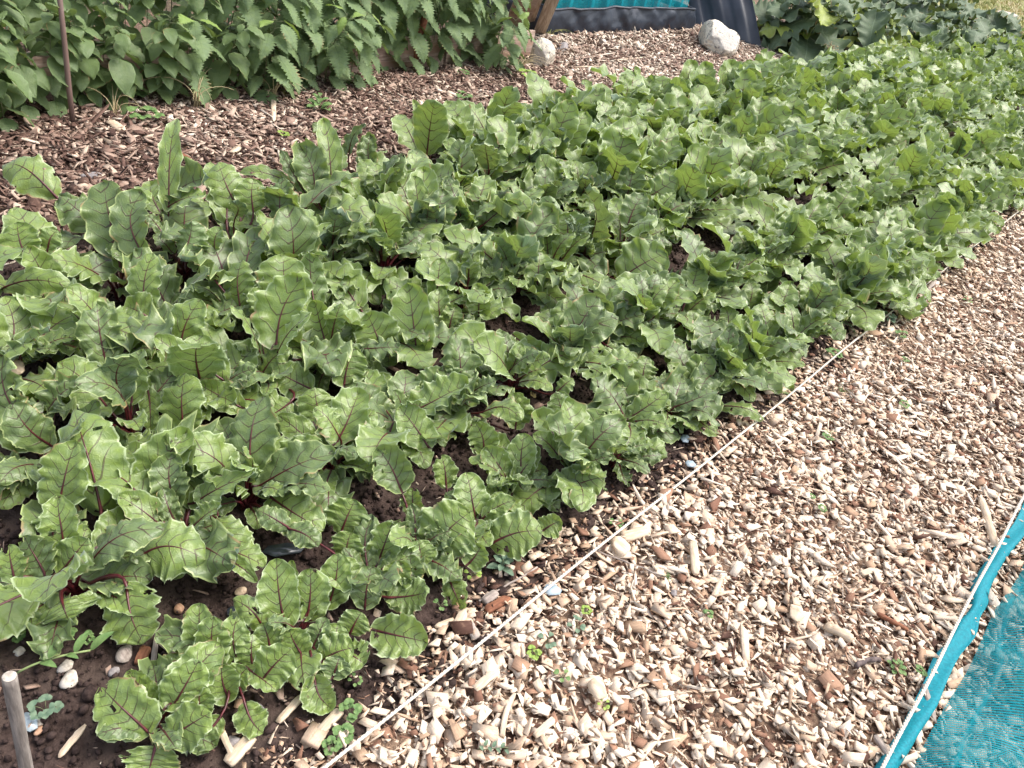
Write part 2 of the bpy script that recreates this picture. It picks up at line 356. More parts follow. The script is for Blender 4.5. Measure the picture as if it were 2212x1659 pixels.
# ------------------------------------------------------------------ leaves
def blade(B, T, W, nref, kind='beet', arch=.12, cup=.0, ruf=.12, puck=.05, twist=0., nr=30, nc=17, seed=None, curl=0., rnd=None, teeth=0, fold=0.):
    """One leaf blade from its base B to its tip T. Returns V, F, lf, lf2 and the midrib line."""
    r = np.random.default_rng(seed if seed is not None else rng.integers(1 << 30))
    B = np.asarray(B, float); T = np.asarray(T, float)
    ax = T - B; L = np.linalg.norm(ax); a = ax / L
    n0 = np.asarray(nref, float) - a * (np.asarray(nref) @ a); n0 = unit(n0); b0 = np.cross(a, n0)
    s = np.linspace(0, 1, nr)
    # centre line bows towards n, tip nods
    lat = r.normal(0, .05)
    c = B + s[:, None] * ax + (arch * L * (np.sin(np.pi * s) ** 1.1) - curl * L * np.clip(s - .6, 0, 1) ** 2 * 2.2)[:, None] * n0 \
        + (lat * L * np.sin(np.pi * s))[:, None] * b0
    t = unit(np.gradient(c, axis=0))
    n = unit(n0[None] - t * (t @ n0)[:, None]); b = np.cross(t, n)
    tw = twist * s ** 1.3
    bb = b * np.cos(tw)[:, None] + n * np.sin(tw)[:, None]; nn = np.cross(bb, t)
    u = np.linspace(-1, 1, nc); u = np.sign(u) * np.abs(u) ** .85
    S, U = np.meshgrid(s, u, indexing='ij')
    side = np.sign(U)
    if kind == 'beet':
        prof = np.sin(np.pi * np.clip(S, 0, 1) ** .93) ** .50
        prof *= 1 + .08 * np.sin(2 * np.pi * (S * r.uniform(1.2, 1.9) + r.random() + .25 * side))
        k1 = r.uniform(4.5, 7) if nr > 25 else r.uniform(2.5, 4); p1 = r.uniform(0, 6.28, 2)
        scal = np.where(side > 0, np.sin(2 * np.pi * k1 * S + p1[0] + .8 * np.sin(9 * S)), np.sin(2 * np.pi * (k1 + .7) * S + p1[1] + .8 * np.sin(8 * S)))
        prof *= 1 + (.045 * scal + .022 * np.sin(2 * np.pi * 17 * S + 3 * side) if nr > 25 else .035 * scal)
        back = -.13 * L * np.abs(U) ** 1.6 * (1 - S) ** 2.5 + .04 * L * np.abs(U) * (1 - S)
        nv, vs = r.uniform(4.8, 6.2), r.uniform(.26, .40)
    elif kind == 'heart':
        prof = np.sin(np.pi * S ** .62) ** .85
        prof *= 1 + .03 * np.sin(2 * np.pi * 13 * S)
        back = -.20 * L * np.abs(U) ** 1.3 * (1 - S) ** 2
        nv, vs = 4.5, .38
    elif kind == 'nettle':
        prof = np.sin(np.pi * S ** .70) ** .95 + .02
        par = (np.arange(nr) % 2)[:, None]
        prof *= np.where(par == 0, 1.16, .78 + 0 * U) if teeth else 1.
        back = -.16 * L * np.abs(U) ** 1.4 * (1 - S) ** 2 + (np.where(par == 0, .022, 0.) * L * np.abs(U) ** 3 if teeth else 0)
        nv, vs = 6., .45
    else:  # brassica: broad, very wavy
        prof = np.sin(np.pi * S ** .75) ** .5
        prof *= 1 + .09 * np.sin(2 * np.pi * (5.5 * S + .3 * side) + r.uniform(0, 6)) + .04 * np.sin(2 * np.pi * 14 * S + r.uniform(0, 6))
        back = -.18 * L * np.abs(U) ** 1.5 * (1 - S) ** 2
        nv, vs = 6., .35
    w = W * .5 * prof
    phase = nv * (S - .02) - nv * vs * (np.abs(U) ** 1.25) * (w / (.5 * W + 1e-6)) * (1 if kind != 'nettle' else .8) + .35 * (U < 0)
    X = U * w
    g = np.clip(1 - np.abs(U), 0, 1)
    z = cup * W * (np.abs(U) ** 1.7) * .55 + fold * np.abs(X)
    pm = .55 + .45 * vnoise(S * 4 + r.uniform(0, 90), U * 1.6 + r.uniform(0, 90))
    z = z + puck * W * pm * np.abs(np.sin(np.pi * phase)) ** .7 * (np.abs(U) ** .5) * (.25 + g) * .9
    z = z + puck * W * 1.1 * vnoise(S * 6 + r.uniform(0, 90), U * 3 + r.uniform(0, 90)) * np.minimum(np.abs(U) * 2, 1)
    f1 = r.uniform(2.8, 5.6, 2); ph = r.uniform(0, 6.28, 4)
    wv = np.where(U > 0, np.sin(2 * np.pi * f1[0] * S + ph[0]) + .5 * np.sin(2 * np.pi * 2.3 * f1[0] * S + ph[2]),
                  np.sin(2 * np.pi * f1[1] * S + ph[1]) + .5 * np.sin(2 * np.pi * 2.1 * f1[1] * S + ph[3]))
    z = z + ruf * W * wv * np.abs(U) ** 2.4 * np.sin(np.pi * np.clip(S * .95 + .05, 0, 1)) ** .5
    z = z + .05 * W * vnoise(S * 2.2 + r.uniform(0, 90), U * 1.3 + r.uniform(0, 90)) * np.abs(U)
    V = c[:, None] + X[..., None] * bb[:, None] + z[..., None] * nn[:, None] + back[..., None] * t[:, None]
    if rnd is None: rnd = r.random()
    lf = np.stack([X, S * L, phase], -1).reshape(-1, 3)
    l2 = np.stack([U, S, np.full_like(S, rnd)], -1).reshape(-1, 3)
    return V.reshape(-1, 3), grid_faces(nr, nc)[:, ::-1], lf, l2, c

NEARER = unit(-fwd)
def beet_leaf(C, B, T, W, nref, parent, holder, seed, rank=1, mat='beet', **kw):
    """Crown C, blade base B, tip T. rank 2 = own objects, 1 = coarse and merged into holder."""
    dist = np.linalg.norm(B - EYE)
    nr, nc = (34, 19) if dist < 2.3 else ((26, 13) if dist < 4 else (20, 9))
    V, F, lf, l2, c = blade(B, T, W, nref, nr=nr, nc=nc, seed=seed, **kw)
    hr = np.random.default_rng(seed + 1)
    if nr > 20 and hr.random() < .30:
        ctr = V[F].mean(1)
        for _ in range(hr.integers(1, 4)):
            k = hr.integers(len(ctr)); rad_ = hr.uniform(.004, .009); U_ = np.abs(l2[F][:, :, 0]).mean(1)
            keep = (np.linalg.norm(ctr - ctr[k], axis=1) > rad_) | (U_ < .15); F = F[keep]; ctr = ctr[keep]
    L = np.linalg.norm(T - B)
    t0 = unit(c[1] - c[0])
    p = bez(C, C + (B - C) * .35 + UP * .35 * np.linalg.norm(B - C), B - t0 * .3 * np.linalg.norm(B - C), B, np.linspace(0, 1, 8))
    k = int(len(c) * .72)
    path = np.concatenate([p[:-1], c[:k]])
    r0 = np.clip(.0045 * (W / .1) ** .6, .0025, .006)
    rad = np.concatenate([np.linspace(r0, r0 * .72, len(p) - 1), np.linspace(r0 * .66, r0 * .14, k)])
    path[len(p) - 1:] -= 0
    sv = tube(path, rad, 6 if dist < 3 else 4)
    return (V, F, lf, l2), sv

# ------------------------------------------------------------------ the rows of beetroot
ROWX = [-.80, -1.15, -1.50, -1.82, -2.12, -2.40]
ROWN = ['row beside the rope', 'second row from the rope', 'third row from the rope', 'fourth row from the rope', 'fifth row from the rope', 'back row by the bark path']
plants = []
prg = np.random.default_rng(21)
starts = [.36, .38, .50, .55, .55, .62]
for ri, x0 in enumerate(ROWX):
    y = starts[ri]; k = 0
    while True:
        x = x0 + prg.normal(0, .02) + (np.clip((y - 1.0) * .05, 0, .09) if ri == 0 else (np.clip((y - 1.) * .06, 0, .09) if ri == 1 else 0))
        a, b_, dz = proj([x, y, 0.12])
        if a > 2330 or y > 13.5: break
        plants.append(dict(row=ri, idx=k, c=np.array([x, y, .0]), leaves=[]))
        y += (.155 if ri == 0 else .19) * prg.uniform(.85, 1.15) * (1 + .055 * y); k += 1
PC = np.array([p['c'][:2] for p in plants])

# prominent leaves read off the photograph: tile, blade base, tip, width, flags
TILE = {'bl': (0, 1106), 'ml': (0, 553), 'tl': (0, 0), 'mm': (737, 553), 'bm': (737, 1106), 'mr': (1475, 553), 'tm': (737, 0), 'tr': (1475, 0)}
LV = '''bl 1640 1000 1640 800 190
bl 1500 1130 1600 1010 170 f
bl 1300 1330 1300 1120 190 f
bl 1750 900 1700 720 160 f
bl 2150 900 2190 730 190 y
bl 2160 1060 2200 940 180 d
bm 60 780 130 650 190 f
bm 350 480 390 330 180
bm 520 330 500 180 190 f
bm 830 330 900 230 170 y
bm 1060 110 1080 -20 200 f
bl 955 1420 650 1140 330 f
bl 1100 1290 1290 960 250 f
bl 980 1250 830 1035 150
bl 1085 1470 1360 1300 260 f
bl 1420 1340 1235 1545 170 y
bl 1005 1530 960 1700 330 f
bl 1475 1195 1435 985 220
bl 1695 1095 1885 890 250 f
bl 1590 1250 1700 1435 190
bl 1405 1000 1385 675 215 f
bl 1560 990 1540 670 190 f
bl 1330 900 1290 605 200
bl 1240 965 1000 1000 100 y
bl 1845 730 1790 300 240 f
bl 1990 690 2010 365 240 f
bl 1900 560 1895 315 90 y
bl 1710 760 1515 560 150
bl 2130 600 2190 265 200 f
bl 1960 930 1870 760 200 f
bl 2010 900 2100 690 150 d
bl 2095 965 2290 880 230 f
bl 2040 1080 2140 1270 190
bl 2040 1000 1990 1100 200
bl 400 570 440 700 370 yk
bl 290 400 150 170 250 d
bl 400 385 570 170 230 f
bl 95 440 50 220 180
bl 100 470 80 590 190
bl 370 110 330 -40 240 y
bl 870 310 1325 300 370 fk
bl 820 480 925 855 330 fy
bl 700 200 785 100 90 y
bl 1400 40 1610 330 210 yk
bl 1430 285 1660 430 90 y
bl 1400 180 1340 330 170 d
bl 1880 110 2060 210 160 d
bl 1870 100 1660 -20 140 d
ml 655 1650 455 975 430 fk
ml 375 1650 475 1205 330 f
ml 1145 1610 1110 1280 240 d
ml 970 1490 1190 1160 300 y
ml 1190 1140 1190 755 300 f
ml 950 1590 760 1470 270
ml 1450 805 1290 510 300 f
ml 1560 980 1285 830 200
ml 1790 1400 2085 1205 220 f
ml 1790 1240 1545 1110 280 d
ml 2010 860 1775 740 230 fy
ml 2110 1090 2040 850 270
ml 1880 950 1680 1060 260 y
ml 1165 620 1300 280 270 f
ml 690 700 630 300 270 p
ml 935 370 985 -20 220 f
ml 950 390 830 330 260 y
ml 1555 320 1560 20 230 f
ml 1835 345 1830 -10 350 f
ml 2040 330 2010 -20 200 yu
ml 470 440 170 420 200
ml 30 200 430 190 190
ml 880 880 610 750 160 yk
ml 960 870 970 1125 150 y
ml 130 1050 20 640 260 p
ml 320 1000 500 830 200 p
ml 310 980 130 1180 130 p
ml 1700 380 1700 210 200 y
ml 1260 1600 1640 1400 190
ml 1700 760 1870 590 190
ml 1400 1640 1290 1480 150
ml 1000 600 850 620 200
tl 340 1250 0 1050 280 fk
tl 660 1480 380 1260 260 p
tl 1095 1340 1130 750 150
tl 1090 1340 1330 1260 200 
tl 1530 1330 1415 1045 250 f
tl 1640 1360 1640 1160 215 yf
tl 1815 1445 1830 1150 190 p
tl 1900 1190 1560 1085 110
tl 160 1650 110 1440 250 yf
tl 310 1610 370 1490 160 y
tl 1180 1650 1245 1435 210 yu
tl 1390 1620 1420 1480 150 y
tl 920 1640 900 1240 260 d
tl 850 1380 960 1210 160 yk
tl 700 1560 870 1650 180 y
tl 2040 1240 1960 960 220 p
tl 1970 1240 1820 970 90 p
tl 2150 1250 2100 760 160
mm 490 640 435 185 290 f
mm 650 440 640 215 160
mm 270 620 170 375 300 f
mm 770 600 890 420 230 yf
mm 890 400 890 190 160
mm 1270 200 1290 -40 180
mm 1820 140 2110 -20 340 f
mm 1985 250 2210 150 210 yu
mm 1390 650 1720 590 220 fk
mm 1130 530 1370 700 130 y
mm 1530 300 1740 550 180 y
mm 490 920 690 740 260 f
mm 20 830 90 590 260 f
mm 560 1230 380 980 240 f
mm 290 1000 370 1240 180 k
mm 1170 1440 1190 1150 210 f
mm 1525 1250 1700 1005 310 f
mm 1900 1245 2120 1300 180 yk
mm 1955 830 1990 655 180 f
mm 920 1290 870 1080 200 f
mm 900 1270 1080 1240 180
mm 1130 1100 1120 895 190
mm 1430 1540 1710 1430 280 f
mm 1460 1100 1390 880 190 yu
mm 1760 1000 1800 890 180 y
mm 1850 1060 2110 880 170 f
mm 680 1490 650 1290 160 f
mm 800 1570 850 1440 240 f
mm 470 1670 460 1510 160
mm 1200 1560 1140 1440 130 yu
mm 330 1400 290 1240 130 y
mm 700 470 740 330 150
mm 380 1500 240 1250 250 d
mm 750 810 900 880 160 y
mm 1400 880 1500 790 130
mm 1800 400 2010 540 130 yu
mm 1350 100 1560 170 170 y
bm 590 240 830 0 370 f
bm 975 205 1300 120 280 f
bm 235 335 330 70 200 f
bm 155 610 200 350 200 d
bm 310 555 560 520 220 yu
bm 230 770 550 840 250
bm 700 440 780 630 160
bm 430 450 450 290 170 d
bm 20 900 150 980 200
bm 1310 120 1410 60 150 y
bm 60 540 20 290 190 f
bm 30 300 60 130 200 f
bm 0 130 90 -80 260 f
mr 610 410 700 180 180 f
mr 760 390 870 290 140 yu
mr 375 590 500 375 190 f
mr 385 810 700 770 170 fk
mr 15 820 180 650 200 f
mr 600 615 770 640 160 yu
mr 100 540 60 350 150 f
mr 270 500 270 320 130
mr 230 880 320 740 150 yu
mr 250 970 540 1050 110 yk
mr 420 330 440 160 150 f
mr 540 220 570 80 160 d
mr 1060 200 1260 60 150 f
mr 1190 120 1240 20 130 f
mr 940 130 1080 260 170 y
mr 800 250 970 200 150 f
mr 70 1020 240 1150 110
mr 60 960 60 1130 120
mr 1000 330 1200 360 150 f
mr 1120 430 1220 420 120 y
mr 780 490 1020 470 110 y
mr 1450 130 1610 140 100 y
tm 1640 820 1690 530 200 yf
tm 1800 850 1830 640 180 yf
tm 1960 870 1990 660 190 yf
tm 1640 980 1690 830 140 yu
tm 1430 640 1340 500 150 p
tm 1240 660 1280 510 130 y
tm 510 850 470 650 60
tm 110 830 100 620 90
tm 830 780 1020 700 180 
tm 690 480 680 450 80 y
tm 1150 1000 1370 870 180 f
tm 1400 1240 1290 1000 170 f
tm 1280 1530 1350 1270 190 yuf
tm 600 1520 660 1230 230 pf
tm 1460 1560 1450 1390 270 f
tm 1950 1300 2180 1150 200 f
tm 190 1090 190 880 130 p
tm 1640 1120 1700 1040 200
tm 2090 720 2090 480 170 f
tm 1850 1290 1900 1070 190 p
tr 20 590 70 400 130 
tr 400 520 440 390 90 yu
tr 750 670 850 560 160 yu
tr 560 520 700 390 160 yu
tr 870 430 920 330 140 f
tr 410 1360 450 1100 150 f
tr 690 930 760 750 160 yf
tr 1230 1270 1480 1180 160 f
tr 690 1450 1000 1350 200 f
tr 1060 1340 1190 1230 150 yu
tr 1520 970 1680 800 170 f
tr 1330 1010 1440 870 130 y
tr 1690 1510 1840 1390 150 yf
tr 1170 1590 1210 1500 80 yu
tr 1900 1330 1960 1110 180 f
tr 2080 1200 2190 1110 160 y
tr 220 1000 160 890 150
tr 1290 800 1370 680 110 y
tr 980 920 1060 770 130 
tr 1130 960 1140 850 90 yu
tr 90 1170 280 1060 150 y
tr 420 430 400 300 110 d
tr 300 520 300 400 100 yu
tr 650 540 720 460 110 yu
tr 1400 720 1500 600 140 y
tr 1080 600 1120 480 100'''
used = 0
for li, line in enumerate(LV.split('\n')):
    q = line.split(); ox, oy = TILE[q[0]]; bx, by, tx, ty, w = map(float, q[1:6]); fl = q[6] if len(q) > 6 else ''
    b2 = np.array([bx / 3 + ox, by / 3 + oy]); t2 = np.array([tx / 3 + ox, ty / 3 + oy])
    g0 = G(*b2)
    hb = .045 if g0[0] > -1.0 else (.09 if g0[0] > -1.6 else .13)
    if q[0] == 'tl': hb = .17
    if q[0] == 'tm': hb = .14
    Bp = G(*b2, hb)
    # elevation of the blade from its direction in the picture
    dn = unit(t2 - b2); upness = -(dn @ nrm)
    el = math.radians(8 + 47 * upness if upness > 0 else 8 + 42 * upness)
    if 'k' in fl: el *= .6
    best = None
    for hh in np.linspace(.012, .62, 120):
        Tp = G(*t2, hh); v = Tp - Bp; e = math.asin(np.clip(v[2] / (np.linalg.norm(v) + 1e-9), -1, 1))
        Lx = np.linalg.norm(t2 - b2) / FPX * proj(Bp)[2] * 1.15
        cost = abs(e - el) + 2.0 * max(0., np.linalg.norm(v) / Lx - 1.)
        if best is None or cost < best[0]: best = (cost, Tp)
    Tp = best[1]
    dz = proj(Bp)[2]; W = w / 3 * dz / FPX * (1.12 if q[0] in ('bl', 'bm') else .99)
    hd = unit((Tp - Bp) * np.array([1, 1, 0])) if upness < .8 else np.array([0, 0, 0])
    want = Bp[:2] - hd[:2] * .03
    dd = np.linalg.norm(PC - want, axis=1)
    j = int(dd.argmin())
    if dd[j] > .22: continue
    plants[j]['leaves'].append((Bp, Tp, W, fl)); used += 1
print('listed leaves used', used)
# the back row has gaps at its near end: only some plants came up
plants = [p for p in plants if not (p['row'] == 5 and p['c'][1] < 2.3 and not p['leaves'])]
for ri in range(6):
    for k, p in enumerate([p for p in plants if p['row'] == ri]): p['idx'] = k


def nth(i):
    w = ['first', 'second', 'third', 'fourth', 'fifth', 'sixth', 'seventh', 'eighth', 'ninth', 'tenth', 'eleventh', 'twelfth', 'thirteenth',
         'fourteenth', 'fifteenth', 'sixteenth', 'seventeenth', 'eighteenth', 'nineteenth', 'twentieth']
    return w[i] if i < 20 else None
LOOK = {0: 'low', 1: 'broad-leaved', 2: 'tall-leaved', 3: 'tall wavy-leaved', 4: 'tall ragged', 5: 'tall upright'}
nleaf = 0
GROUP = 'beetroot plants growing in rows in the bed'
for p in plants:
    c = p['c']; r = np.random.default_rng(1000 + p['row'] * 97 + p['idx'])
    root = empty('beetroot_plant', c)
    k = p['idx']; row = p['row']
    dist = np.linalg.norm(c - EYE)
    near = dist < 3.7
    if nth(k): lab = f'{LOOK[row]} beetroot plant, {nth(k)} from the near end, {ROWN[row]}'
    else: lab = f'far beetroot plant in the crowded distant end of the {ROWN[row]}'
    tag(root, lab, 'beetroot', GROUP)
    leaves = []
    for (Bp, Tp, W, fl) in p['leaves']: leaves.append((Bp, Tp, W, fl, True))
    size = [.80 + .3 * min(max(c[1] - 1.2, 0), 1), 1.02, 1.06, 1.10, 1.12, 1.12][row]
    hs = [.65, .9, 1.05, 1.15, 1.2, 1.2][row]
    nlist = len(leaves)
    if near: nrand = max(13, 20 - nlist) if row else (max(6, 12 - nlist) if k < 3 else max(12, 19 - nlist))
    else: nrand = 15
    ph0 = r.uniform(0, 6.28)
    if row == 5 and c[1] < 2.6: nrand = 4
    if row == 4 and c[1] < 1.8: nrand = max(6, 11 - nlist)
    for q in range(nrand):
        ang = ph0 + q * 2.4 + r.normal(0, .3)
        low = (nlist > 1 and near and (row == 0 or q % 2))
        el = math.radians(r.uniform(12, 55) if low else (r.uniform(20, 82) if q % 3 else r.uniform(10, 35)))
        st = r.uniform(.05, .11) * hs * (.75 if low else 1.25)
        Lb = r.uniform(.085, .135) * size * (.95 if low else 1.22) * (1.04 if near else 1.32) * r.choice([.7, .9, 1., 1.1, 1.2])
        h = np.array([math.cos(ang), math.sin(ang), 0])
        Bp = c + h * st * math.cos(el + .3) * 1.0 + UP * (.015 + st * math.sin(min(el + .3, 1.5)))
        el2 = el - r.uniform(.0, .45)
        if row == 0 and c[0] + h[0] * .2 > -.58: Lb *= .85
        Tp = Bp + (h * math.cos(el2) + UP * math.sin(el2)) * Lb
        leaves.append((Bp, Tp, Lb * r.uniform(.52, .78), r.choice(['', '', 'y', 'd', 'p']) + ('f' if r.random() < .3 else ''), False))
    mb, ms = MB(), MB()
    for (Bp, Tp, W, fl, listed) in leaves:
        sd = int(r.integers(1 << 30)); nleaf += 1
        axis = unit(Tp - Bp)
        outw = unit((Bp + Tp) / 2 - c) if not listed else UP
        if listed:
            nref = .55 * UP + .75 * NEARER + r.normal(0, .16, 3)
            if 'u' in fl: nref = -(NEARER + .2 * UP) + r.normal(0, .1, 3)
        else:
            hz = (Tp - Bp) * np.array([1, 1, 0]); nref = UP * 1.2 - unit(hz) * .3 + r.normal(0, .22, 3) + NEARER * .25
        kw = dict(arch=r.uniform(.03, .15), cup=r.uniform(-.25, .5), ruf=r.uniform(.07, .15), puck=r.uniform(.03, .05) * (1 if near else .6), twist=r.normal(0, .3), curl=r.uniform(0, .45))
        if not listed and r.random() < .5: kw.update(ruf=.07, cup=r.uniform(-.1, .3))
        if 'f' in fl: kw.update(cup=r.uniform(-.15, .2), ruf=r.uniform(.06, .11), twist=r.normal(0, .18), arch=r.uniform(.03, .10), curl=r.uniform(0, .2))
        if 'k' in fl: kw.update(cup=-.30, arch=.16, curl=.25)
        if 'p' in fl: kw.update(puck=.13, ruf=.2)
        kw['rnd'] = r.uniform(.75, 1.) if 'y' in fl else (r.uniform(.2, .4) if 'd' in fl else r.uniform(.0, .7 if near else .95))
        mat = 'beet_dark' if ('d' in fl or 'p' in fl) else 'beet'
        (V, F, lf, l2), sv = beet_leaf(c + np.array([r.normal(0, .008), r.normal(0, .008), .004]), Bp, Tp, W, nref, None, None, sd, **kw)
        if near:
            lo = mesh('leaf', V, F, M[mat], root, dict(lf=lf, lf2=l2))
            mesh('stalk', sv[0], sv[1], M['stalk'], lo)
            if 'y' in fl and listed: lo['label'] = 'yellow-green leaf'
        else:
            mb.add(V, F, lf=lf, lf2=l2); ms.add(*sv)
    if not near:
        mb.build('foliage', M['beet'], root); ms.build('stalks', M['stalk'], root)
print('plants', len(plants), 'leaves', nleaf)

# ------------------------------------------------------------------ ground sheets
def sheet(name, x0, x1, y0, y1, z, mat, step=None, amp=0., sc=1., zf=None):
    if step is None: xs = np.array([x0, x1]); ys = np.array([y0, y1])
    else: xs = np.arange(x0, x1 + step / 2, step); ys = np.arange(y0, y1 + step / 2, step)
    Xg, Yg = np.meshgrid(xs, ys, indexing='ij')
    Z = np.full_like(Xg, z, dtype=float)
    if amp: Z = Z + amp * fbm(Xg * sc, Yg * sc, 5)
    if zf is not None: Z = Z + zf(Xg, Yg)
    o = mesh(name, np.stack([Xg, Yg, Z], -1).reshape(-1, 3), grid_faces(len(xs), len(ys))[:, ::-1], mat)
    return tag(o, kind='structure')
g = sheet('ground', -150, 150, -150, 150, -.055, M['ground'])
g['label'] = 'dark bare ground beneath the allotment'
o = sheet('soil_bed', -2.62, -.50, -.6, 13.9, -.004, M['soil'], .02, .008, 14.); o['label'] = 'dark brown crumbly soil of the beetroot bed'
o = sheet('chip_path', -.56, 1.0, -.6, 14, -.006, M['underchips'], .03, .004, 9.); o['label'] = 'pale wood chip path between the two ropes'
o = sheet('bark_path', -4.9, -2.56, -.6, 14, -.006, M['underchips'], .04, .006, 5.); o['label'] = 'brown bark chip path behind the beetroot bed'

def infrustum(P, m=300, ymax=1e9):
    a, b_, d = proj(P); return (d > .2) & (a > -m) & (a < 2212 + m) & (b_ > -m) & (b_ < 1659 + m)

def scatter_chips(name, label, x0, x1, y0, y1, n, mat, size, colfn, zfn, seed, dens=None, sliver=.12, thick=(.06, .17)):
    r = np.random.default_rng(seed)
    P = np.stack([r.uniform(x0, x1, n), r.uniform(y0, y1, n), np.zeros(n)], 1)
    keep = infrustum(P)
    if dens is not None: keep &= r.random(n) < dens(P)
    P = P[keep]; n = len(P)
    Ls = np.exp(r.normal(math.log(size), .42, n)).clip(size * .35, size * 3.0)
    asp = r.uniform(.30, .85, n); th = r.uniform(thick[0], thick[1], n)
    sl = r.random(n) < sliver
    Ls[sl] *= r.uniform(1.3, 2.4, sl.sum()); asp[sl] = r.uniform(.08, .2, sl.sum()); th[sl] = r.uniform(.05, .12, sl.sum())
    Ws = Ls * asp; Hs = np.minimum(Ls * th, Ws * .38)
    base = np.array([[x, y, z] for x in (-1, 1) for y in (-1, 1) for z in (-1, 1)], float) * .5
    q = np.repeat(base[None], n, 0)
    q += r.uniform(-.10, .10, (n, 8, 3)) * np.array([1, 1.0, 1.3])
    # taper one end on some chips
    tp = (r.random(n) < .35)
    fac = np.where(tp, r.uniform(.1, .6, n), 1.)
    q[:, 4:, 1] *= fac[:, None]; q[:, 4:, 2] *= np.where(tp, .5, 1.)[:, None]
    q[:, :, 0] += q[:, :, 1] * r.normal(0, .25, n)[:, None]
    loc = q * np.stack([Ls, Ws, Hs], 1)[:, None]
    # rotation: random about z, then tilt
    az = r.uniform(0, 2 * np.pi, n); ti = np.abs(r.normal(0, .36, n)).clip(0, 1.2); tz = r.uniform(0, 2 * np.pi, n); ro = r.normal(0, .28, n)
    cz, sz = np.cos(az), np.sin(az)
    Rz = np.zeros((n, 3, 3)); Rz[:, 0, 0] = cz; Rz[:, 0, 1] = -sz; Rz[:, 1, 0] = sz; Rz[:, 1, 1] = cz; Rz[:, 2, 2] = 1
    Ry = np.zeros((n, 3, 3)); Ry[:, 0, 0] = np.cos(ti); Ry[:, 0, 2] = np.sin(ti) * np.sign(np.cos(tz)); Ry[:, 1, 1] = 1
    Ry[:, 2, 0] = -np.sin(ti) * np.sign(np.cos(tz)); Ry[:, 2, 2] = np.cos(ti)
    Rx = np.zeros((n, 3, 3)); Rx[:, 0, 0] = 1; Rx[:, 1, 1] = np.cos(ro); Rx[:, 1, 2] = -np.sin(ro); Rx[:, 2, 1] = np.sin(ro); Rx[:, 2, 2] = np.cos(ro)
    Rm = Rz @ Ry @ Rx
    W = np.einsum('nij,nkj->nki', Rm, loc)
    P[:, 2] = zfn(P, r)
    W = W + P[:, None]
    F0 = np.array([[0, 1, 3, 2], [4, 6, 7, 5], [0, 4, 5, 1], [2, 3, 7, 6], [0, 2, 6, 4], [1, 5, 7, 3]])
    F = (np.arange(n)[:, None, None] * 8 + F0[None]).reshape(-1, 4)
    tint = np.stack([colfn(P, r), r.random(n), r.random(n)], 1)
    tint = np.repeat(tint[:, None], 8, 1).reshape(-1, 3)
    cl = (loc + r.uniform(-5, 5, (n, 1, 3))).reshape(-1, 3)
    print(name, n)
    o = mesh(name, W.reshape(-1, 3), F, mat, None, dict(tint=tint, cl=cl), smooth=False)
    return tag(o, label, 'wood chips', None, 'stuff')
def mound(P): return .008 * fbm(P[:, 0] * 6, P[:, 1] * 6, 3)
# right path: pale fresh chips, thinning out into the soil at the rope
def dens_r(P):
    edge = -.66 + .05 * fbm(P[:, 0] * 7, P[:, 1] * 7, 3)
    e = np.clip((P[:, 0] - edge) / .10, 0.04, 1)
    far = np.clip(2.6 / np.maximum(P[:, 1], .1), .35, 1)
    return e * far
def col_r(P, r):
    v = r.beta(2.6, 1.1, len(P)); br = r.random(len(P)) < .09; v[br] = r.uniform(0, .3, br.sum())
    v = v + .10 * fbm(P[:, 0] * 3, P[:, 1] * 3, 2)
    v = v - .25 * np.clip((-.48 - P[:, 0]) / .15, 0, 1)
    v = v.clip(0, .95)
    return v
def z_r(P, r): return mound(P) + r.uniform(-.004, .016, len(P))
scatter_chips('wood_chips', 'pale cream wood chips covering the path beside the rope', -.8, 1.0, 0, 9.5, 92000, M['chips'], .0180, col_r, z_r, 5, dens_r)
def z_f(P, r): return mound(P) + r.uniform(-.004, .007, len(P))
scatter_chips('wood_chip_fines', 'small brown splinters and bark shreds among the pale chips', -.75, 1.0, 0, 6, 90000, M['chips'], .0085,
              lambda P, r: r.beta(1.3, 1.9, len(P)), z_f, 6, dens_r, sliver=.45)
# back path: browner chips, paler towards the planter
def dens_l(P):
    edge = -2.50 + .08 * fbm(P[:, 0] * 5, P[:, 1] * 5, 3)
    return np.clip((edge - P[:, 0]) / .15, .08, 1) * np.clip(4. / np.maximum(P[:, 1], .1), .45, 1)
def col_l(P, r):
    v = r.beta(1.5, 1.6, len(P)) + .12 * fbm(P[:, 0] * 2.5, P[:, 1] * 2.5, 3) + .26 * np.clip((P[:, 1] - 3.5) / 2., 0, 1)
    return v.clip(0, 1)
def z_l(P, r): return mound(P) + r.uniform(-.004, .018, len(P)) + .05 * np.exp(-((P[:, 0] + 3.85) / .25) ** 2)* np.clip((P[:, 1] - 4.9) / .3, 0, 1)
scatter_chips('bark_chips', 'brown chips on the path behind the bed', -4.3, -2.35, .2, 11, 130000, M['chips_brown'], .022, col_l, z_l, 8, dens_l, sliver=.22)
# chips lying on the bed soil
def dens_b(P): return np.clip(.25 + .8 * fbm(P[:, 0] * 4, P[:, 1] * 4, 3), .03, 1)
scatter_chips('scattered_chips', 'few odd chips lying on the bed soil', -2.5, -.6, 0, 6, 9000, M['chips_brown'], .013,
              lambda P, r: r.beta(1.3, 1.2, len(P)), lambda P, r: r.uniform(.0, .008, len(P)), 9, dens_b, sliver=.5)

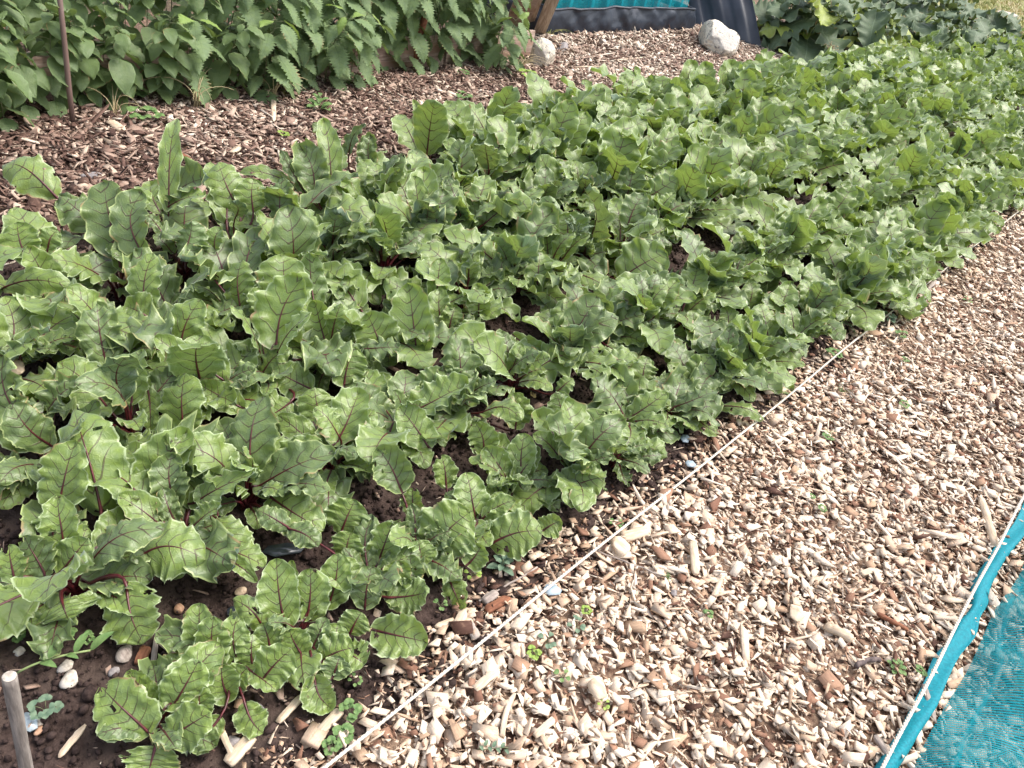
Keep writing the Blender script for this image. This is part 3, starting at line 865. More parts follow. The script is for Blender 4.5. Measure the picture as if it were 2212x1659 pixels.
# soil crumbs
def crumbs():
    r = np.random.default_rng(4); V0, F0 = ico(1); n = 60000
    P = np.stack([r.uniform(-2.6, -.52, n), r.uniform(0, 5.5, n), r.uniform(-.004, .006, n)], 1)
    P = P[infrustum(P, 60)]; n = len(P)
    s = np.exp(r.normal(math.log(.0036), .55, n)).clip(.0015, .014)
    V = V0[None] * (1 + r.normal(0, .16, (n, len(V0), 1))) * s[:, None, None] * r.uniform(.6, 1.2, (n, 1, 3)) + P[:, None]
    F = (np.arange(n)[:, None, None] * len(V0) + F0[None]).reshape(-1, 3)
    o = mesh('soil_crumbs', V.reshape(-1, 3), F, M['crumb'], smooth=False)
    tag(o, 'loose dark crumbs of soil between the beetroot', 'soil', None, 'stuff'); print('crumbs', n)
crumbs()

# ------------------------------------------------------------------ ropes
def rope(name, label, P0, P1, rad, sag=.004):
    L = np.linalg.norm(P1 - P0); n = int(L / .006); t = np.linspace(0, 1, n)
    c = P0 + t[:, None] * (P1 - P0); c[:, 2] += .003 * np.sin(t * 23) + .002 * np.sin(t * 71)
    c[:, 0] += .004 * np.sin(t * 9 + 1) + .0015 * np.sin(t * 37)
    root = empty(name, P0)
    d = unit(P1 - P0); b = unit(np.cross(d, UP)); nn = np.cross(b, d)
    for k in range(3):
        a = t * L / .030 * 2 * np.pi + k * 2.094
        pth = c + rad * .52 * (np.cos(a)[:, None] * b + np.sin(a)[:, None] * nn)
        mesh('strand', *tube(pth, rad * .56, 6), M['rope'], root)
    return tag(root, label, 'rope', 'ropes edging the path')
rope('rope', 'taut white rope running along the edge of the beetroot bed', np.array([-.545, .25, .030]), np.array([-.535, 9.5, .034]), .0036)
rope('rope', 'taut white rope lying over the turquoise netting hem', np.array([.195, .9, .045]), np.array([.200, 4.6, .045]), .0042)

# ------------------------------------------------------------------ netting over the next bed
def netting():
    root = empty('garden_netting', (.5, 1.9, 0))
    r = np.random.default_rng(12)
    xs = np.linspace(0, 1.3, 150); ys = np.linspace(.2, 5.0, 420)
    X, Y = np.meshgrid(xs, ys, indexing='ij')
    top = .25 * (1 - np.exp(-X / .22)) + .05 * fbm(X * 3.2, Y * 3.2, 3) * np.clip(X / .2, 0, 1)
    fold = .018 * np.sin(Y * 26 + 6 * X + 2.5 * fbm(X * 2, Y * 2, 2)) * np.exp(-X / .3) * np.clip(X / .05, 0, 1)
    Z = .016 + top + fold
    Xw = X + .255 + .018 * fbm(X * 0 + 3, Y * 2.2, 2)
    V = np.stack([Xw, Y, Z], -1).reshape(-1, 3)
    crease = np.clip(1 - np.abs(X - (.035 + .02 * np.sin(Y * 5))) / .012, 0, 1) * .75 + np.clip(1 - np.abs(X - (.11 + .05 * np.sin(Y * 3 + 1))) / .010, 0, 1) * .5
    arc = np.cumsum(np.concatenate([np.zeros((1, len(ys))), np.sqrt(np.diff(Xw, axis=0) ** 2 + np.diff(Z, axis=0) ** 2)]), 0)
    nt = np.stack([arc + .25 * Y, Y - .25 * arc, crease], -1).reshape(-1, 3)
    mesh('net_sheet', V, grid_faces(150, 420)[:, ::-1], M['net'], root, dict(nt=nt))
    # rolled hem of doubled fabric along the rope, in two lengths
    for (y0, y1) in ((1.28, 2.95),):
        n = 120; yy = np.linspace(y0, y1, n); prof = np.linspace(0, 2 * np.pi, 15)[:-1]
        cx = .213 + .010 * fbm(yy * 4, yy * 0, 2) ; w = (.021 + .005 * fbm(yy * 6, yy * 0 + 4, 2)) * (1 - .35 * np.exp(-((yy - 2.0) / .05) ** 2)) * np.clip(np.minimum(yy - y0, y1 - yy) / .05 + .3, 0, 1)
        hgt = .008 + .002 * fbm(yy * 14, yy * 0 + 9, 2)
        V = np.stack([cx[:, None] + w[:, None] * np.cos(prof)[None], np.repeat(yy[:, None], 14, 1),
                      .018 + hgt[:, None] * np.sin(prof)[None] + .006 * np.sin(2 * prof + yy[:, None] * 8)], -1).reshape(-1, 3)
        i = np.arange(n - 1)[:, None] * 14; j = np.arange(14)[None]; j2 = (j + 1) % 14
        F = np.stack([(i + j).ravel(), (i + j2).ravel(), (i + 14 + j2).ravel(), (i + 14 + j).ravel()], 1)
        mesh('hem', V, F, M['hem'], root)
    tag(root, 'turquoise mesh netting draped over plants right of the chip path', 'netting')
netting()
sheet('netted_soil', .98, 2.4, -.6, 8, -.002, M['soil'], .05, .01, 8.)['label'] = 'dark soil beneath the turquoise netting'

# pale leafy plants under the net
def rosette(name, c, n, Lr, Wr, mat, kind, label, cat, group, r, elr=(20, 60), st=.03, stalkmat='stalk_green', nr=16, nc=11, up=0., **kw):
    root = empty(name, c); mb, ms = MB(), MB(); ph = r.uniform(0, 6)
    for q in range(n):
        a = ph + q * 2.4 + r.normal(0, .2); el = math.radians(r.uniform(*elr)); h = np.array([math.cos(a), math.sin(a), 0.])
        L = r.uniform(*Lr); s = st * r.uniform(.6, 1.4)
        Bp = np.array(c) + h * s * math.cos(el) + UP * (s * math.sin(el) + .004 + up * r.random())
        Tp = Bp + (h * math.cos(el * .7) + UP * math.sin(el * .7)) * L
        V, F, lf, l2, cl = blade(Bp, Tp, L * r.uniform(*Wr), UP + r.normal(0, .2, 3), kind, nr=nr, nc=nc, seed=int(r.integers(1 << 30)), **kw)
        mb.add(V, F, lf=lf, lf2=l2); ms.add(*tube(bez(np.array(c, float), np.array(c) + h * s * .3, Bp - (Tp - Bp) * .2, Bp, np.linspace(0, 1, 5)), .002, 4))
    mb.build('foliage', mat, root); ms.build('stalks', M[stalkmat], root)
    return tag(root, label, cat, group)
r = np.random.default_rng(33)
where = ['nearest', 'second nearest', 'third', 'fourth', 'fifth', 'sixth', 'seventh', 'farthest']
ys = [1.45, 1.62, 1.80, 1.98, 2.18, 2.40, 2.62, 2.85]
for i, y in enumerate(ys):
    x = .50 + .10 * (i % 2) + r.normal(0, .015)
    rosette('netted_plant', (x, y, 0), 9, (.08, .125), (.6, .8), M['kale'], 'kale', f'pale leafy plant beneath the turquoise netting, {where[i]} to the bottom corner', 'plant',
            'leafy plants under the netting', r, st=.05, elr=(20, 45), cup=.1, ruf=.06)

# ------------------------------------------------------------------ small weeds on path and soil
def leaflet(B, T, W, nref, n=9, m=5, kind=0, r=None):
    B = np.asarray(B, float); T = np.asarray(T, float); ax = T - B; L = np.linalg.norm(ax); a = ax / L
    n0 = unit(np.asarray(nref) - a * (np.asarray(nref) @ a)); b = np.cross(a, n0)
    s = np.linspace(0, 1, n); u = np.linspace(-1, 1, m); S, U = np.meshgrid(s, u, indexing='ij')
    pr = np.sin(np.pi * S ** (.8 if kind == 0 else 1.3)) ** (.7 if kind == 0 else .6)
    if kind == 2: pr = pr * (1 - .28 * ((S * 5) % 1.))
    X = U * pr * W / 2
    V = B + S[..., None] * ax + X[..., None] * b + (.12 * L * np.sin(np.pi * S) + .25 * np.abs(X))[..., None] * n0
    return V.reshape(-1, 3), grid_faces(n, m)[:, ::-1]
def weed(px, py, kind, size, mat, label, cat='weed', group='weed seedlings', z=.012):
    c = G(px, py, z); root = empty({'sprig': 'weed_sprig', 'grass': 'grass_tuft'}.get(kind, 'weed_seedling'), c)
    r = np.random.default_rng(int(px * 7 + py)); mb, ms = MB(), MB()
    if kind == 'clover':
        for q in range(7):
            a = q * 2.4 + r.random(); h = np.array([math.cos(a), math.sin(a), 0]); e = c + h * size * r.uniform(.2, .55) + UP * size * r.uniform(.2, .5)
            ms.add(*tube(np.array([c, (c + e) / 2 + UP * .003, e]), .0006, 4))
            for k in range(3):
                a2 = a + (k - 1) * 1.3; h2 = np.array([math.cos(a2), math.sin(a2), .1])
                mb.add(*leaflet(e, e + h2 * size * .36, size * .36, UP, kind=1))
    elif kind == 'round':
        for q in range(6):
            a = q * 2.4 + r.random(); h = np.array([math.cos(a), math.sin(a), 0]); e = c + h * size * .35 + UP * size * r.uniform(.15, .4)
            ms.add(*tube(np.array([c, e]), .0006, 4)); mb.add(*leaflet(e, e + h * size * .5, size * .42, UP, kind=1))
    elif kind == 'nettle':
        for lv in range(4):
            for k in range(4 if lv < 2 else 2):
                a = k * 1.571 + lv * .78 + r.normal(0, .1); h = np.array([math.cos(a), math.sin(a), 0]); e = c + UP * size * .22 * lv + h * size * .1
                mb.add(*leaflet(e, e + (h + UP * .25) * size * (.75 - .14 * lv), size * (.5 - .08 * lv), UP, 21, 5, 2))
        ms.add(*tube(np.array([c, c + UP * size * .8]), .001, 5))
    elif kind == 'fathen':
        for lv in range(3):
            for k in range(3):
                a = k * 2.09 + lv * 1.05 + r.normal(0, .1); h = np.array([math.cos(a), math.sin(a), 0]); e = c + UP * size * .3 * lv
                mb.add(*leaflet(e + h * size * .1, e + (h + UP * .15) * size * (1. - .25 * lv), size * (.5 - .1 * lv), UP, 12, 5, 0))
        ms.add(*tube(np.array([c, c + UP * size * .7]), .001, 5))
    elif kind == 'sprig':
        a = r.uniform(-.3, .9); d = np.array([math.cos(a), math.sin(a), 0]); n = 7
        ms.add(*tube(np.array([c + d * size * t + UP * (.008 + .01 * math.sin(t * 3)) for t in np.linspace(-.5, .5, 8)]), .0009, 4))
        pd = np.array([-d[1], d[0], 0])
        for q in range(n):
            p0 = c + d * size * (q / n - .45) + UP * .012; h = pd * (1 if q % 2 else -1) + d * .5
            mb.add(*leaflet(p0, p0 + unit(h + UP * .3) * size * .24, size * .13, UP, kind=0))
    elif kind == 'grass':
        for q in range(16):
            a = r.uniform(0, 6.28); h = np.array([math.cos(a), math.sin(a), 0]); L = size * r.uniform(.5, 1.2)
            mb.add(*leaflet(c, c + (h + UP * r.uniform(.2, 1.)) * L * .8, size * .06, UP, 7, 3))
        ms.add(*tube(np.array([c, c + UP * size * .3]), .0008, 4))
    mb.build('foliage', M[mat], root); ms.build('stem', M['stem_nettle'], root)
    return tag(root, label, cat, group)
WEEDS = [
 (1083, 1225, 'fathen', .052, 'weed_grey', 'grey-green toothed weed at the bed edge under the big round beet leaf'),
 (1020, 1242, 'round', .034, 'weed_bright', 'bright yellow-green weed rosette just below the beet row'),
 (950, 1309, 'round', .028, 'weed', 'pair-leaved seedling between beet leaf tips and rope'),
 (1330, 1133, 'round', .032, 'weed', 'small green seedling right beside the white rope near the large white chip'),
 (1443, 1249, 'grass', .030, 'weed', 'dark green grass tuft on the pale chips by a dark pebble'),
 (1243, 1353, 'round', .036, 'weed_grey', 'blue-green seedling on the chips, upper one of a trailing group'),
 (1180, 1388, 'round', .036, 'weed_grey', 'blue-green seedling on the chips in the middle of a trailing group'),
 (1150, 1416, 'clover', .032, 'weed_bright', 'yellow-green seedling at the lower end of a trailing group'),
 (1213, 1462, 'round', .030, 'weed', 'tiny round-leaved seedling beside a big cream chip'),
 (1063, 1622, 'sprig', .075, 'weed_grey', 'grey-green sprig with pointed leaves at the bottom edge'),
 (757, 1543, 'clover', .040, 'weed', 'round clover-like weed beside the rope near its lower end'),
 (745, 1592, 'clover', .042, 'weed', 'scalloped green weed touching the rope at the bottom of the picture'),
 (718, 1616, 'clover', .034, 'weed', 'small clover weed under the rope at the very bottom'),
 (1303, 1523, 'round', .022, 'weed_bright', 'single yellow-green leaf seedling alone on the chips'),
 (1263, 1322, 'clover', .026, 'weed_bright', 'tiny pale green sprout above the trailing seedlings'),
 (767, 1472, 'round', .024, 'weed', 'two-leaved seedling in dark chips beside the outer beet row'),
 (140, 1372, 'clover', .036, 'weed', 'clover seedling on bare soil below the kidney-shaped leaf'),
 (190, 1382, 'clover', .026, 'weed', 'smallest clover seedling on bare soil, right of another'),
 (40, 1378, 'clover', .034, 'weed', 'clover seedling at the left edge of the bare soil'),
 (100, 1536, 'clover', .045, 'weed_grey', 'round grey-green seedling beside the cream pebble on the soil'),
 (1935, 1445, 'nettle', .040, 'weed', 'green lobed weed growing next to the turquoise hem'),
 (1985, 1452, 'clover', .030, 'weed', 'smaller lobed weed touching the turquoise hem'),
 (1528, 1330, 'clover', .026, 'weed', 'small weed beside a dark bark piece in mid path'),
 (2088, 650, 'round', .045, 'weed', 'green weed on the far chips near the forked twig'),
 (1942, 726, 'clover', .050, 'weed', 'bushy little weed on the chips near the bed edge'),
 (1952, 782, 'clover', .035, 'weed', 'lone small weed in far middle of the chips'),
 (1818, 848, 'grass', .045, 'weed', 'thin grassy weed on the chips halfway up the path'),
 (1952, 878, 'clover', .040, 'weed', 'green leafy weed beside a pale round chip'),
 (1788, 940, 'grass', .040, 'weed', 'grass sprout beside brown bark halfway along the rope'),
 (1785, 948, 'clover', .035, 'weed', 'clover weed just under the grass sprout'),
 (1752, 1076, 'clover', .024, 'weed', 'tiny bright sprout on pale chips in mid path'),
 (1775, 1102, 'clover', .026, 'weed', 'little two-tone sprout below another in mid path'),
 (1908, 690, 'clover', .085, 'weed_grey', 'spreading grey-green weed crossing under the rope'),
 (1800, 770, 'clover', .060, 'weed', 'weed patch in dark soil between outer row and rope'),
 (247, 1225, 'nettle', .060, 'weed', 'young nettle with toothed leaves in front of the big beet leaf'),
 (210, 1262, 'nettle', .050, 'weed', 'second young nettle, lower and half hidden by beet leaf'),
 (115, 690, 'round', .10, 'weed', 'lobed weed in dark gap among the left beet leaves'),
]
for w in WEEDS:
    weed(w[0], w[1], w[2], w[3] * .75, w[4], w[5], 'grass' if w[2] == 'grass' else 'weed')
# fat-hen top poking through the beet leaves
rosette('weed_plant', G(1215, 610, .0) + UP * .17, 14, (.03, .06), (.3, .4), M['kale'], 'nettle', 'silvery green weed top poking through the beet leaves in the middle', 'weed', None,
        np.random.default_rng(3), elr=(5, 80), st=.02, nr=21, nc=5, up=.05, teeth=5)
# creeping weed stem across the bare soil
def soil_stem():
    A = G(35, 1455, .02); Bm = G(195, 1405, .03); root = empty('weed_plant', A); path = bez(A, A + (Bm - A) * .3 + UP * .02, A + (Bm - A) * .7 + UP * .01, Bm, np.linspace(0, 1, 10))
    mesh('stem', *tube(path, .0022, 6), M['stalk_green'], root); mb = MB(); d = unit(Bm - A); pd = np.array([-d[1], d[0], 0])
    for t, sgn, L in ((3, -1, .04), (4, 1, .045), (6, -1, .03), (7, 1, .045), (9, .3, .05)):
        p = path[t]; mb.add(*leaflet(p, p + unit(pd * sgn + d * .9 + UP * .3) * L, L * .35, UP, 12, 5))
    mb.build('foliage', M['weed'], root); tag(root, 'pale green weed stem leaning over bare soil beside the wooden stake', 'weed')
soil_stem()

# ------------------------------------------------------------------ stones, shards, single pieces of wood
def stone(px, py, s, mat, label, name='stone', cat='stone', group=None, flat=.6, seed=1, z=0., sharp=.25, sub=3):
    c = G(px, py, z); r = np.random.default_rng(seed); V, F = ico(sub)
    if not hasattr(s, '__len__'): s = s * .85
    d = np.zeros(len(V))
    for k in range(4):
        f = r.normal(0, 1.6 * (k + 1) * .7, 3); d += np.sin(V @ f + r.uniform(0, 6)) / (k + 1.3)
    nn = unit(r.normal(0, 1, (9 if sub < 5 else 6, 3))); hh = r.uniform(.60, .88, 9)
    for k in range(6 if sub > 3 else 0):
        f = r.normal(0, 7 + 3 * k, 3); d += .13 * np.sin(V @ f + r.uniform(0, 6)) * np.sin(V @ r.normal(0, 6, 3)) 
    Vv = V * (1 + .13 * d)[:, None]
    for a, h in zip(nn, hh):
        k = Vv @ a; ov = np.clip(k - h, 0, None); Vv = Vv - ov[:, None] * a * (.9 if sharp else .5)
    s3 = np.array(s if hasattr(s, '__len__') else (s, s * .8, s * flat))
    a = r.uniform(0, 6.28); R = np.array([[math.cos(a), -math.sin(a), 0], [math.sin(a), math.cos(a), 0], [0, 0, 1]])
    o = mesh(name, (Vv * s3) @ R.T, F, mat, smooth=sharp < .2)
    o.location = Vector(c + UP * s3[2] * (.22 if s3[0] < .05 and z < .015 else .5))
    return tag(o, label, cat, group)
stone(89, 1388, .022, M['stone_pale'], 'pale oval stone on bare soil under the clover seedlings', seed=2)
stone(142, 1440, .018, M['stone_pale'], 'upper chalky piece of two lying together on bare soil', seed=3, group='chalky pieces')
stone(150, 1472, .024, M['stone_pale'], 'larger chalky block lying below another on bare soil', seed=4, group='chalky pieces')
stone(270, 1417, .023, M['woodgrey'], 'rough grey-brown stone on soil left of the red bark piece', seed=5)
stone(520, 1279, .016, M['stone_tan'], 'smooth brown pebble on soil beside the outer row', seed=6, sharp=.1)
stone(388, 1317, .015, M['stone_orange'], 'orange-brown pebble on soil right of the long drooping leaf', seed=7)
stone(79, 1560, .019, M['stone_pale'], 'cream pebble on soil beside the wooden stake', seed=8, sharp=.1, flat=.5)
stone(86, 1579, .014, M['stone_orange'], 'peach coloured pebble touching the cream pebble', seed=9, sharp=.1, flat=.5)
stone(247, 1453, .016, M['stone_grey'], 'grey flat stone on soil above the lowest beet plant', seed=10)
stone(41, 1409, .014, M['stone_pale'], 'thin white stone near the left edge of the soil', seed=11)
stone(12, 1365, .022, M['stone_orange'], 'orange-brown stone at the left picture edge', seed=12)
stone(233, 1572, .011, M['stone_pale'], 'small white stone on soil left of the lowest beet plant', seed=13)
stone(505, 1605, .020, M['stone_grey'], 'mottled grey stone among chips below the beet row', seed=14)
stone(560, 1530, .014, M['stone_grey'], 'round grey pebble below the second outer plant', seed=20, sharp=.1)
stone(1455, 1281, .013, M['stone_grey'], 'dark rounded pebble on pale chips by the grass tuft', seed=15, sharp=.1)
stone(2103, 828, .022, M['stone_grey'], 'dark pebble on the far pale chips', seed=16, sharp=.1)
stone(1720, 1325, (.030, .022, .010), M['woodpale'], 'large smooth white flat chip in mid path', 'wood_chip', 'wood chip', seed=17, z=.018, sharp=.1)
stone(1337, 1182, (.034, .024, .016), M['woodpale'], 'big knobbly cream chip just below the rope', 'wood_chip', 'wood chip', seed=18, z=.012)
stone(1293, 1493, (.028, .020, .012), M['woodpale'], 'broad white chip with ragged edges on lower path', 'wood_chip', 'wood chip', seed=19, z=.018)
stone(1540, 108, (.23, .17, .15), M['rock'], 'large pale rock leaning against the black corrugated sheet', 'rock', 'rock', 'pale rocks on the bark path', seed=26, z=0, sub=5, sharp=.1)
stone(1165, 140, (.075, .095, .12), M['rock'], 'upright white rock at the corner of the nettle bed', 'rock', 'rock', 'pale rocks on the bark path', seed=31, z=0, sub=5, sharp=.1)
stone(1218, 110, (.09, .05, .04), M['stone_grey'], 'small grey stone lying right of the upright white rock', seed=33, z=.01)
stone(26, 796, .045, M['woodpale'], 'pale peach chip caught among beet leaves at left', 'wood_chip', 'wood chip', seed=35, z=.10, flat=.5)

def shard(px, py, L, W, rz, mat, label, z=.01, name='plastic_shard', cat='shard', tilt=.15):
    c = G(px, py, z); q = np.array([[-.5, -.1], [-.2, -.5], [.4, -.3], [.5, .1], [.1, .5], [-.35, .35]]) * np.array([L, W])
    R = Matrix.Rotation(rz, 3, 'Z') @ Matrix.Rotation(tilt, 3, 'X')
    V = np.concatenate([np.c_[q, np.zeros(6)], np.c_[q * .97, np.full(6, .003)]]) @ np.array(R).T
    F4 = np.array([[i, (i + 1) % 6, 6 + (i + 1) % 6, 6 + i] for i in range(6)]); F6a = np.array([[5, 4, 3, 2, 1, 0]]); F6b = F6a[:, ::-1] + 6
    o = mesh(name, V, [F4, F6a, F6b], mat, smooth=False); o.location = Vector(c); return tag(o, label, cat)
shard(612, 1188, .095, .035, 1.0, M['shard_dark'], 'long dark glass shard on soil behind the outer row', name='glass_shard')
shard(60, 1560, .045, .030, .2, M['glass'], 'clear glass shard on soil behind the stake', name='glass_shard')
shard(1193, 1275, .045, .032, .7, M['shard_blue'], 'blue-grey plastic shard under the rope near the fat weed', z=.016)
shard(1480, 948, .040, .030, 1.6, M['shard_blue'], 'pale blue shard on dark soil at the outer row', z=.012)
shard(1492, 1003, .034, .028, .4, M['shard_blue'], 'blue-grey shard on soil close to the rope', z=.012)
shard(505, 1322, .030, .025, .4, M['shard_dark'], 'small dark shard beside an outer beet leaf', name='glass_shard')

def piece(p0, p1, w, h, mat, label, z=.012, name='wood_splinter', cat='wood', round_=False, group=None, bend=.0, seed=0):
    w *= .78; h *= .8; z = z * .7
    A = G(*p0, z); B_ = G(*p1, z); r = np.random.default_rng(seed + int(p0[0])); L = np.linalg.norm(B_ - A); c = (A + B_) / 2
    d = unit(B_ - A); rz = math.atan2(d[1], d[0]); nx = 9
    xs = np.linspace(-.5, .5, nx) * L
    if round_:
        path = np.stack([xs, bend * np.sin(np.linspace(0, 3, nx)) * L + r.normal(0, .001, nx), r.normal(0, .001, nx)], 1)
        V, F = tube(path, (w / 2) * (1 + r.normal(0, .08, nx)), 8)
    else:
        e0, e1 = r.uniform(.55, 1.), r.uniform(.25, .95); env = np.clip(np.minimum(np.arange(nx) * .35 + e0, np.arange(nx)[::-1] * .35 + e1), 0, 1)
        sec = np.array([[-1, -1], [-1, .9], [-.1, 1.1], [1, 1], [.95, -1], [0, -.9]]) * .5
        V = np.concatenate([np.c_[np.full(6, x) + r.normal(0, L * .02, 6), sec[:, 0] * w * e * (1 + r.normal(0, .06, 6)) + bend * L * math.sin(3 * i / nx), sec[:, 1] * h * e] for i, (x, e) in enumerate(zip(xs, env))])
        i = np.arange(nx - 1)[:, None] * 6; j = np.arange(6)[None]; j2 = (j + 1) % 6
        F4 = np.stack([(i + j).ravel(), (i + j2).ravel(), (i + 6 + j2).ravel(), (i + 6 + j).ravel()], 1)
        F = [F4[:, ::-1], np.array([[0, 1, 2, 3, 4, 5]]), np.array([[5, 4, 3, 2, 1, 0]]) + (nx - 1) * 6]
    o = mesh(name, V, F, mat, smooth=round_); o.location = Vector(c); o.rotation_euler = (r.normal(0, .1), 0, rz)
    return tag(o, label, cat, group)
piece((127, 1635), (184, 1567), .014, .007, M['woodpale'], 'long pale splinter lying on bare soil near the bottom')
piece((600, 1560), (660, 1495), .018, .008, M['woodpale'], 'long pale splinter under the outer beet plants')
piece((690, 1583), (735, 1535), .024, .010, M['woodpale'], 'broad cream splinter with brown streak left of the rope')
piece((300, 1434), (317, 1398), .026, .012, M['woodred'], 'red-brown bark piece standing out on the soil', name='bark_piece')
piece((330, 1440), (340, 1368), .012, .010, M['woodgrey'], 'brown stick below the long drooping beet leaf', name='stick')
piece((345, 1382), (385, 1410), .022, .012, M['woodpale'], 'cream chunk of wood right of the drooping leaf')
piece((243, 1352), (258, 1385), .016, .010, M['stone_grey'], 'small grey-brown piece under the drooping leaf')
piece((492, 1650), (545, 1590), .030, .012, M['woodpale'], 'wide split of white wood at the bottom edge')
piece((505, 1640), (470, 1560), .014, .010, M['woodpale'], 'upright pale splinter leaning by the mottled stone')
piece((1345, 1162), (1398, 1147), .036, .018, M['woodpale'], 'large white wood chunk right of the rope', z=.022)
piece((1650, 846), (1700, 840), .034, .010, M['woodpale'], 'clean cream plank chip tucked under the outer beet leaves', z=.02)
piece((1785, 1352), (1840, 1378), .030, .022, M['woodpale'], 'cylindrical pale chunk on right side of path', z=.022, round_=True)
piece((1497, 1172), (1503, 1240), .026, .012, M['woodpale'], 'long pale upright chip in mid path', z=.022)
piece((1850, 1440), (1902, 1425), .016, .014, M['twig'], 'dark curved twig beside the lobed weed', z=.024, round_=True, name='twig', bend=.1)
piece((2075, 1120), (2098, 1172), .010, .005, M['woodred'], 'thin red-brown splinter near the turquoise hem', z=.024)
piece((1995, 670), (2020, 610), .026, .012, M['woodgrey'], 'pale dead twig standing across the far rope', z=.02, name='twig', round_=True, bend=.05)
piece((1890, 1590), (1935, 1655), .018, .012, M['woodgrey'], 'grey weathered stick beside the hem at the bottom', z=.024, name='stick')
piece((1995, 1480), (2020, 1560), .015, .010, M['woodgrey'], 'greyish stick leaning on the hem end', z=.030, name='stick')
piece((1895, 1325), (1960, 1360), .014, .010, M['woodred'], 'brown bark strip ending at the hem gap', z=.024, name='bark_piece')
piece((2120, 1080), (2150, 1180), .030, .018, M['woodpale'], 'thick pale branch piece under the right rope', z=.024, name='wood_branch', round_=True)
piece((1860, 1240), (1890, 1230), .020, .010, M['woodpale'], 'cream chip near the hem on the path', z=.024)
piece((1080, 1330), (1000, 1340), .010, .006, M['woodpale'], 'thin straw-like splinter by the dark weed', z=.016) if False else None
piece((1160, 1225), (1035, 1300), .006, .005, M['woodgrey'], 'thin grey twig from weed towards the bed', z=.010, name='twig', round_=True)
piece((1290, 1190), (1450, 1250), .005, .004, M['woodgrey'], 'thin straw twig crossing under the rope', z=.016, name='twig', round_=True)
piece((1085, 1590), (1115, 1500), .014, .006, M['woodpale'], 'curved long pale splinter on lower path', z=.024, bend=.08)
piece((1155, 1590), (1195, 1555), .018, .009, M['woodpale'], 'straight cream splinter right of the curved one', z=.024)
piece((1170, 1480), (1075, 1430), .030, .014, M['woodpale'], 'long cream block of wood on middle chips', z=.022) if False else None
piece((1025, 1490), (1072, 1450), .022, .012, M['woodpale'], 'squared pale wood length just right of rope', z=.022)
piece((980, 1340), (940, 1355), .016, .010, M['woodpale'], 'cream stick end poking from under beet leaves', z=.012)
piece((985, 1360), (1005, 1315), .028, .014, M['woodpale'], 'split pale chunk beside outer beet leaf tip', z=.014)
piece((1010, 1345), (1030, 1380), .026, .014, M['woodgrey'], 'ridged tan wood chunk left of the rope', z=.014)
piece((1045, 1300), (1075, 1280), .026, .016, M['woodgrey'], 'grey weathered wood lump under the toothed weed', z=.012)
piece((1050, 1320), (1100, 1290), .024, .012, M['woodred'], 'dark red bark strip below the grey lump', z=.012, name='bark_piece')
piece((1300, 1130), (1245, 1190), .024, .014, M['woodred'], 'dark brown bark piece beside the rope under beet leaves', z=.012, name='bark_piece') if False else None
# withered leaves on the soil
def dead_leaf(px, py, L, ang, label, z=.012, mat='dead'):
    c = G(px, py, z); d = np.array([math.cos(ang), math.sin(ang), .15]); root = empty('withered_leaf', c)
    V, F, lf, l2, cl = blade(c, c + d * L, L * .6, UP, 'beet', nr=18, nc=11, cup=.3, ruf=.12, seed=int(px))
    mesh('leaf_blade', V, F, M[mat], root, dict(lf=lf, lf2=l2)); mesh('stalk', *tube(np.array([c - d * L * .5, c, c + d * L * .2]), .0015, 5), M['stalk_green'], root)
    tag(root, label, 'leaf', 'withered leaves on the soil')
dead_leaf(970, 935, .075, -1.4, 'yellow withered leaf on dark soil in the middle gap of the bed')
dead_leaf(1150, 850, .03, -.6, 'shrivelled tan leaf on soil beside a crumpled dark leaf')
dead_leaf(645, 1080, .035, -1.7, 'orange-brown dried leaf hanging over soil in a gap')
dead_leaf(612, 1075, .028, 2.4, 'small brown dried leaf left of the orange one')
dead_leaf(645, 745, .03, .3, 'small yellow withered leaf near the bed centre')
dead_leaf(1530, 790, .035, 0.2, 'tan withered leaf among the outer middle plants')
dead_leaf(175, 1390, .02, .3, 'tiny rust-coloured leaf on bare soil') if False else None

# ------------------------------------------------------------------ wooden stake, bottom left
def stake():
    b = G(62, 1700, 0); root = empty('wooden_stake', b)
    # top seen at (18,1460): find its height above the base
    best = min(((np.linalg.norm((G(20, 1462, h) - b)[:2]), h) for h in np.linspace(.05, .3, 200)))
    h = best[1]; top = G(20, 1462, h)
    n = 26; t = np.linspace(0, 1, n); path = b - UP * .03 + t[:, None] * (top - b + UP * .03)
    r = np.random.default_rng(5); V, F = tube(path, 0.0100 * (1 + .03 * np.sin(t * 9) + r.normal(0, .01, n)), 18)
    mesh('shaft', V, F, M['stake'], root)
    d = unit(top - b); V, F = tube(np.array([top + d * .0005, top + d * .002]), np.array([.0097, .0088]), 18)
    mesh('cut_end', V, F, M['stone_pale'], root)
    tag(root, 'short grey wooden stake with cut top at the bottom left corner', 'stake')
stake()

# ------------------------------------------------------------------ nettle bed: board, stakes, plants
NX = -3.66
def prism(root, name, c, s, mat, rz=0., ry=0., rx=0., seed=0):
    R = Matrix.Rotation(rz, 3, 'Z') @ Matrix.Rotation(ry, 3, 'Y') @ Matrix.Rotation(rx, 3, 'X')
    V, F = box((0, 0, 0), s); 
    o = mesh(name, V, F, mat, None, smooth=False)
    if root is not None: o.parent = root; o.location = Vector(c) - root.location
    else: o.location = Vector(c)
    o.rotation_euler = R.to_euler()
    bv = o.modifiers.new('bevel', 'BEVEL'); bv.width = .003; bv.segments = 2
    return o
root = empty('raised_bed_edging', (NX - .02, 2.8, 0))
for i, (y0, y1) in enumerate(((.6, 2.4), (2.42, 3.85), (3.87, 4.72))):
    prism(root, 'board', (NX - .03, (y0 + y1) / 2, .085), (.03, y1 - y0, .20), M['board'], ry=-.06)
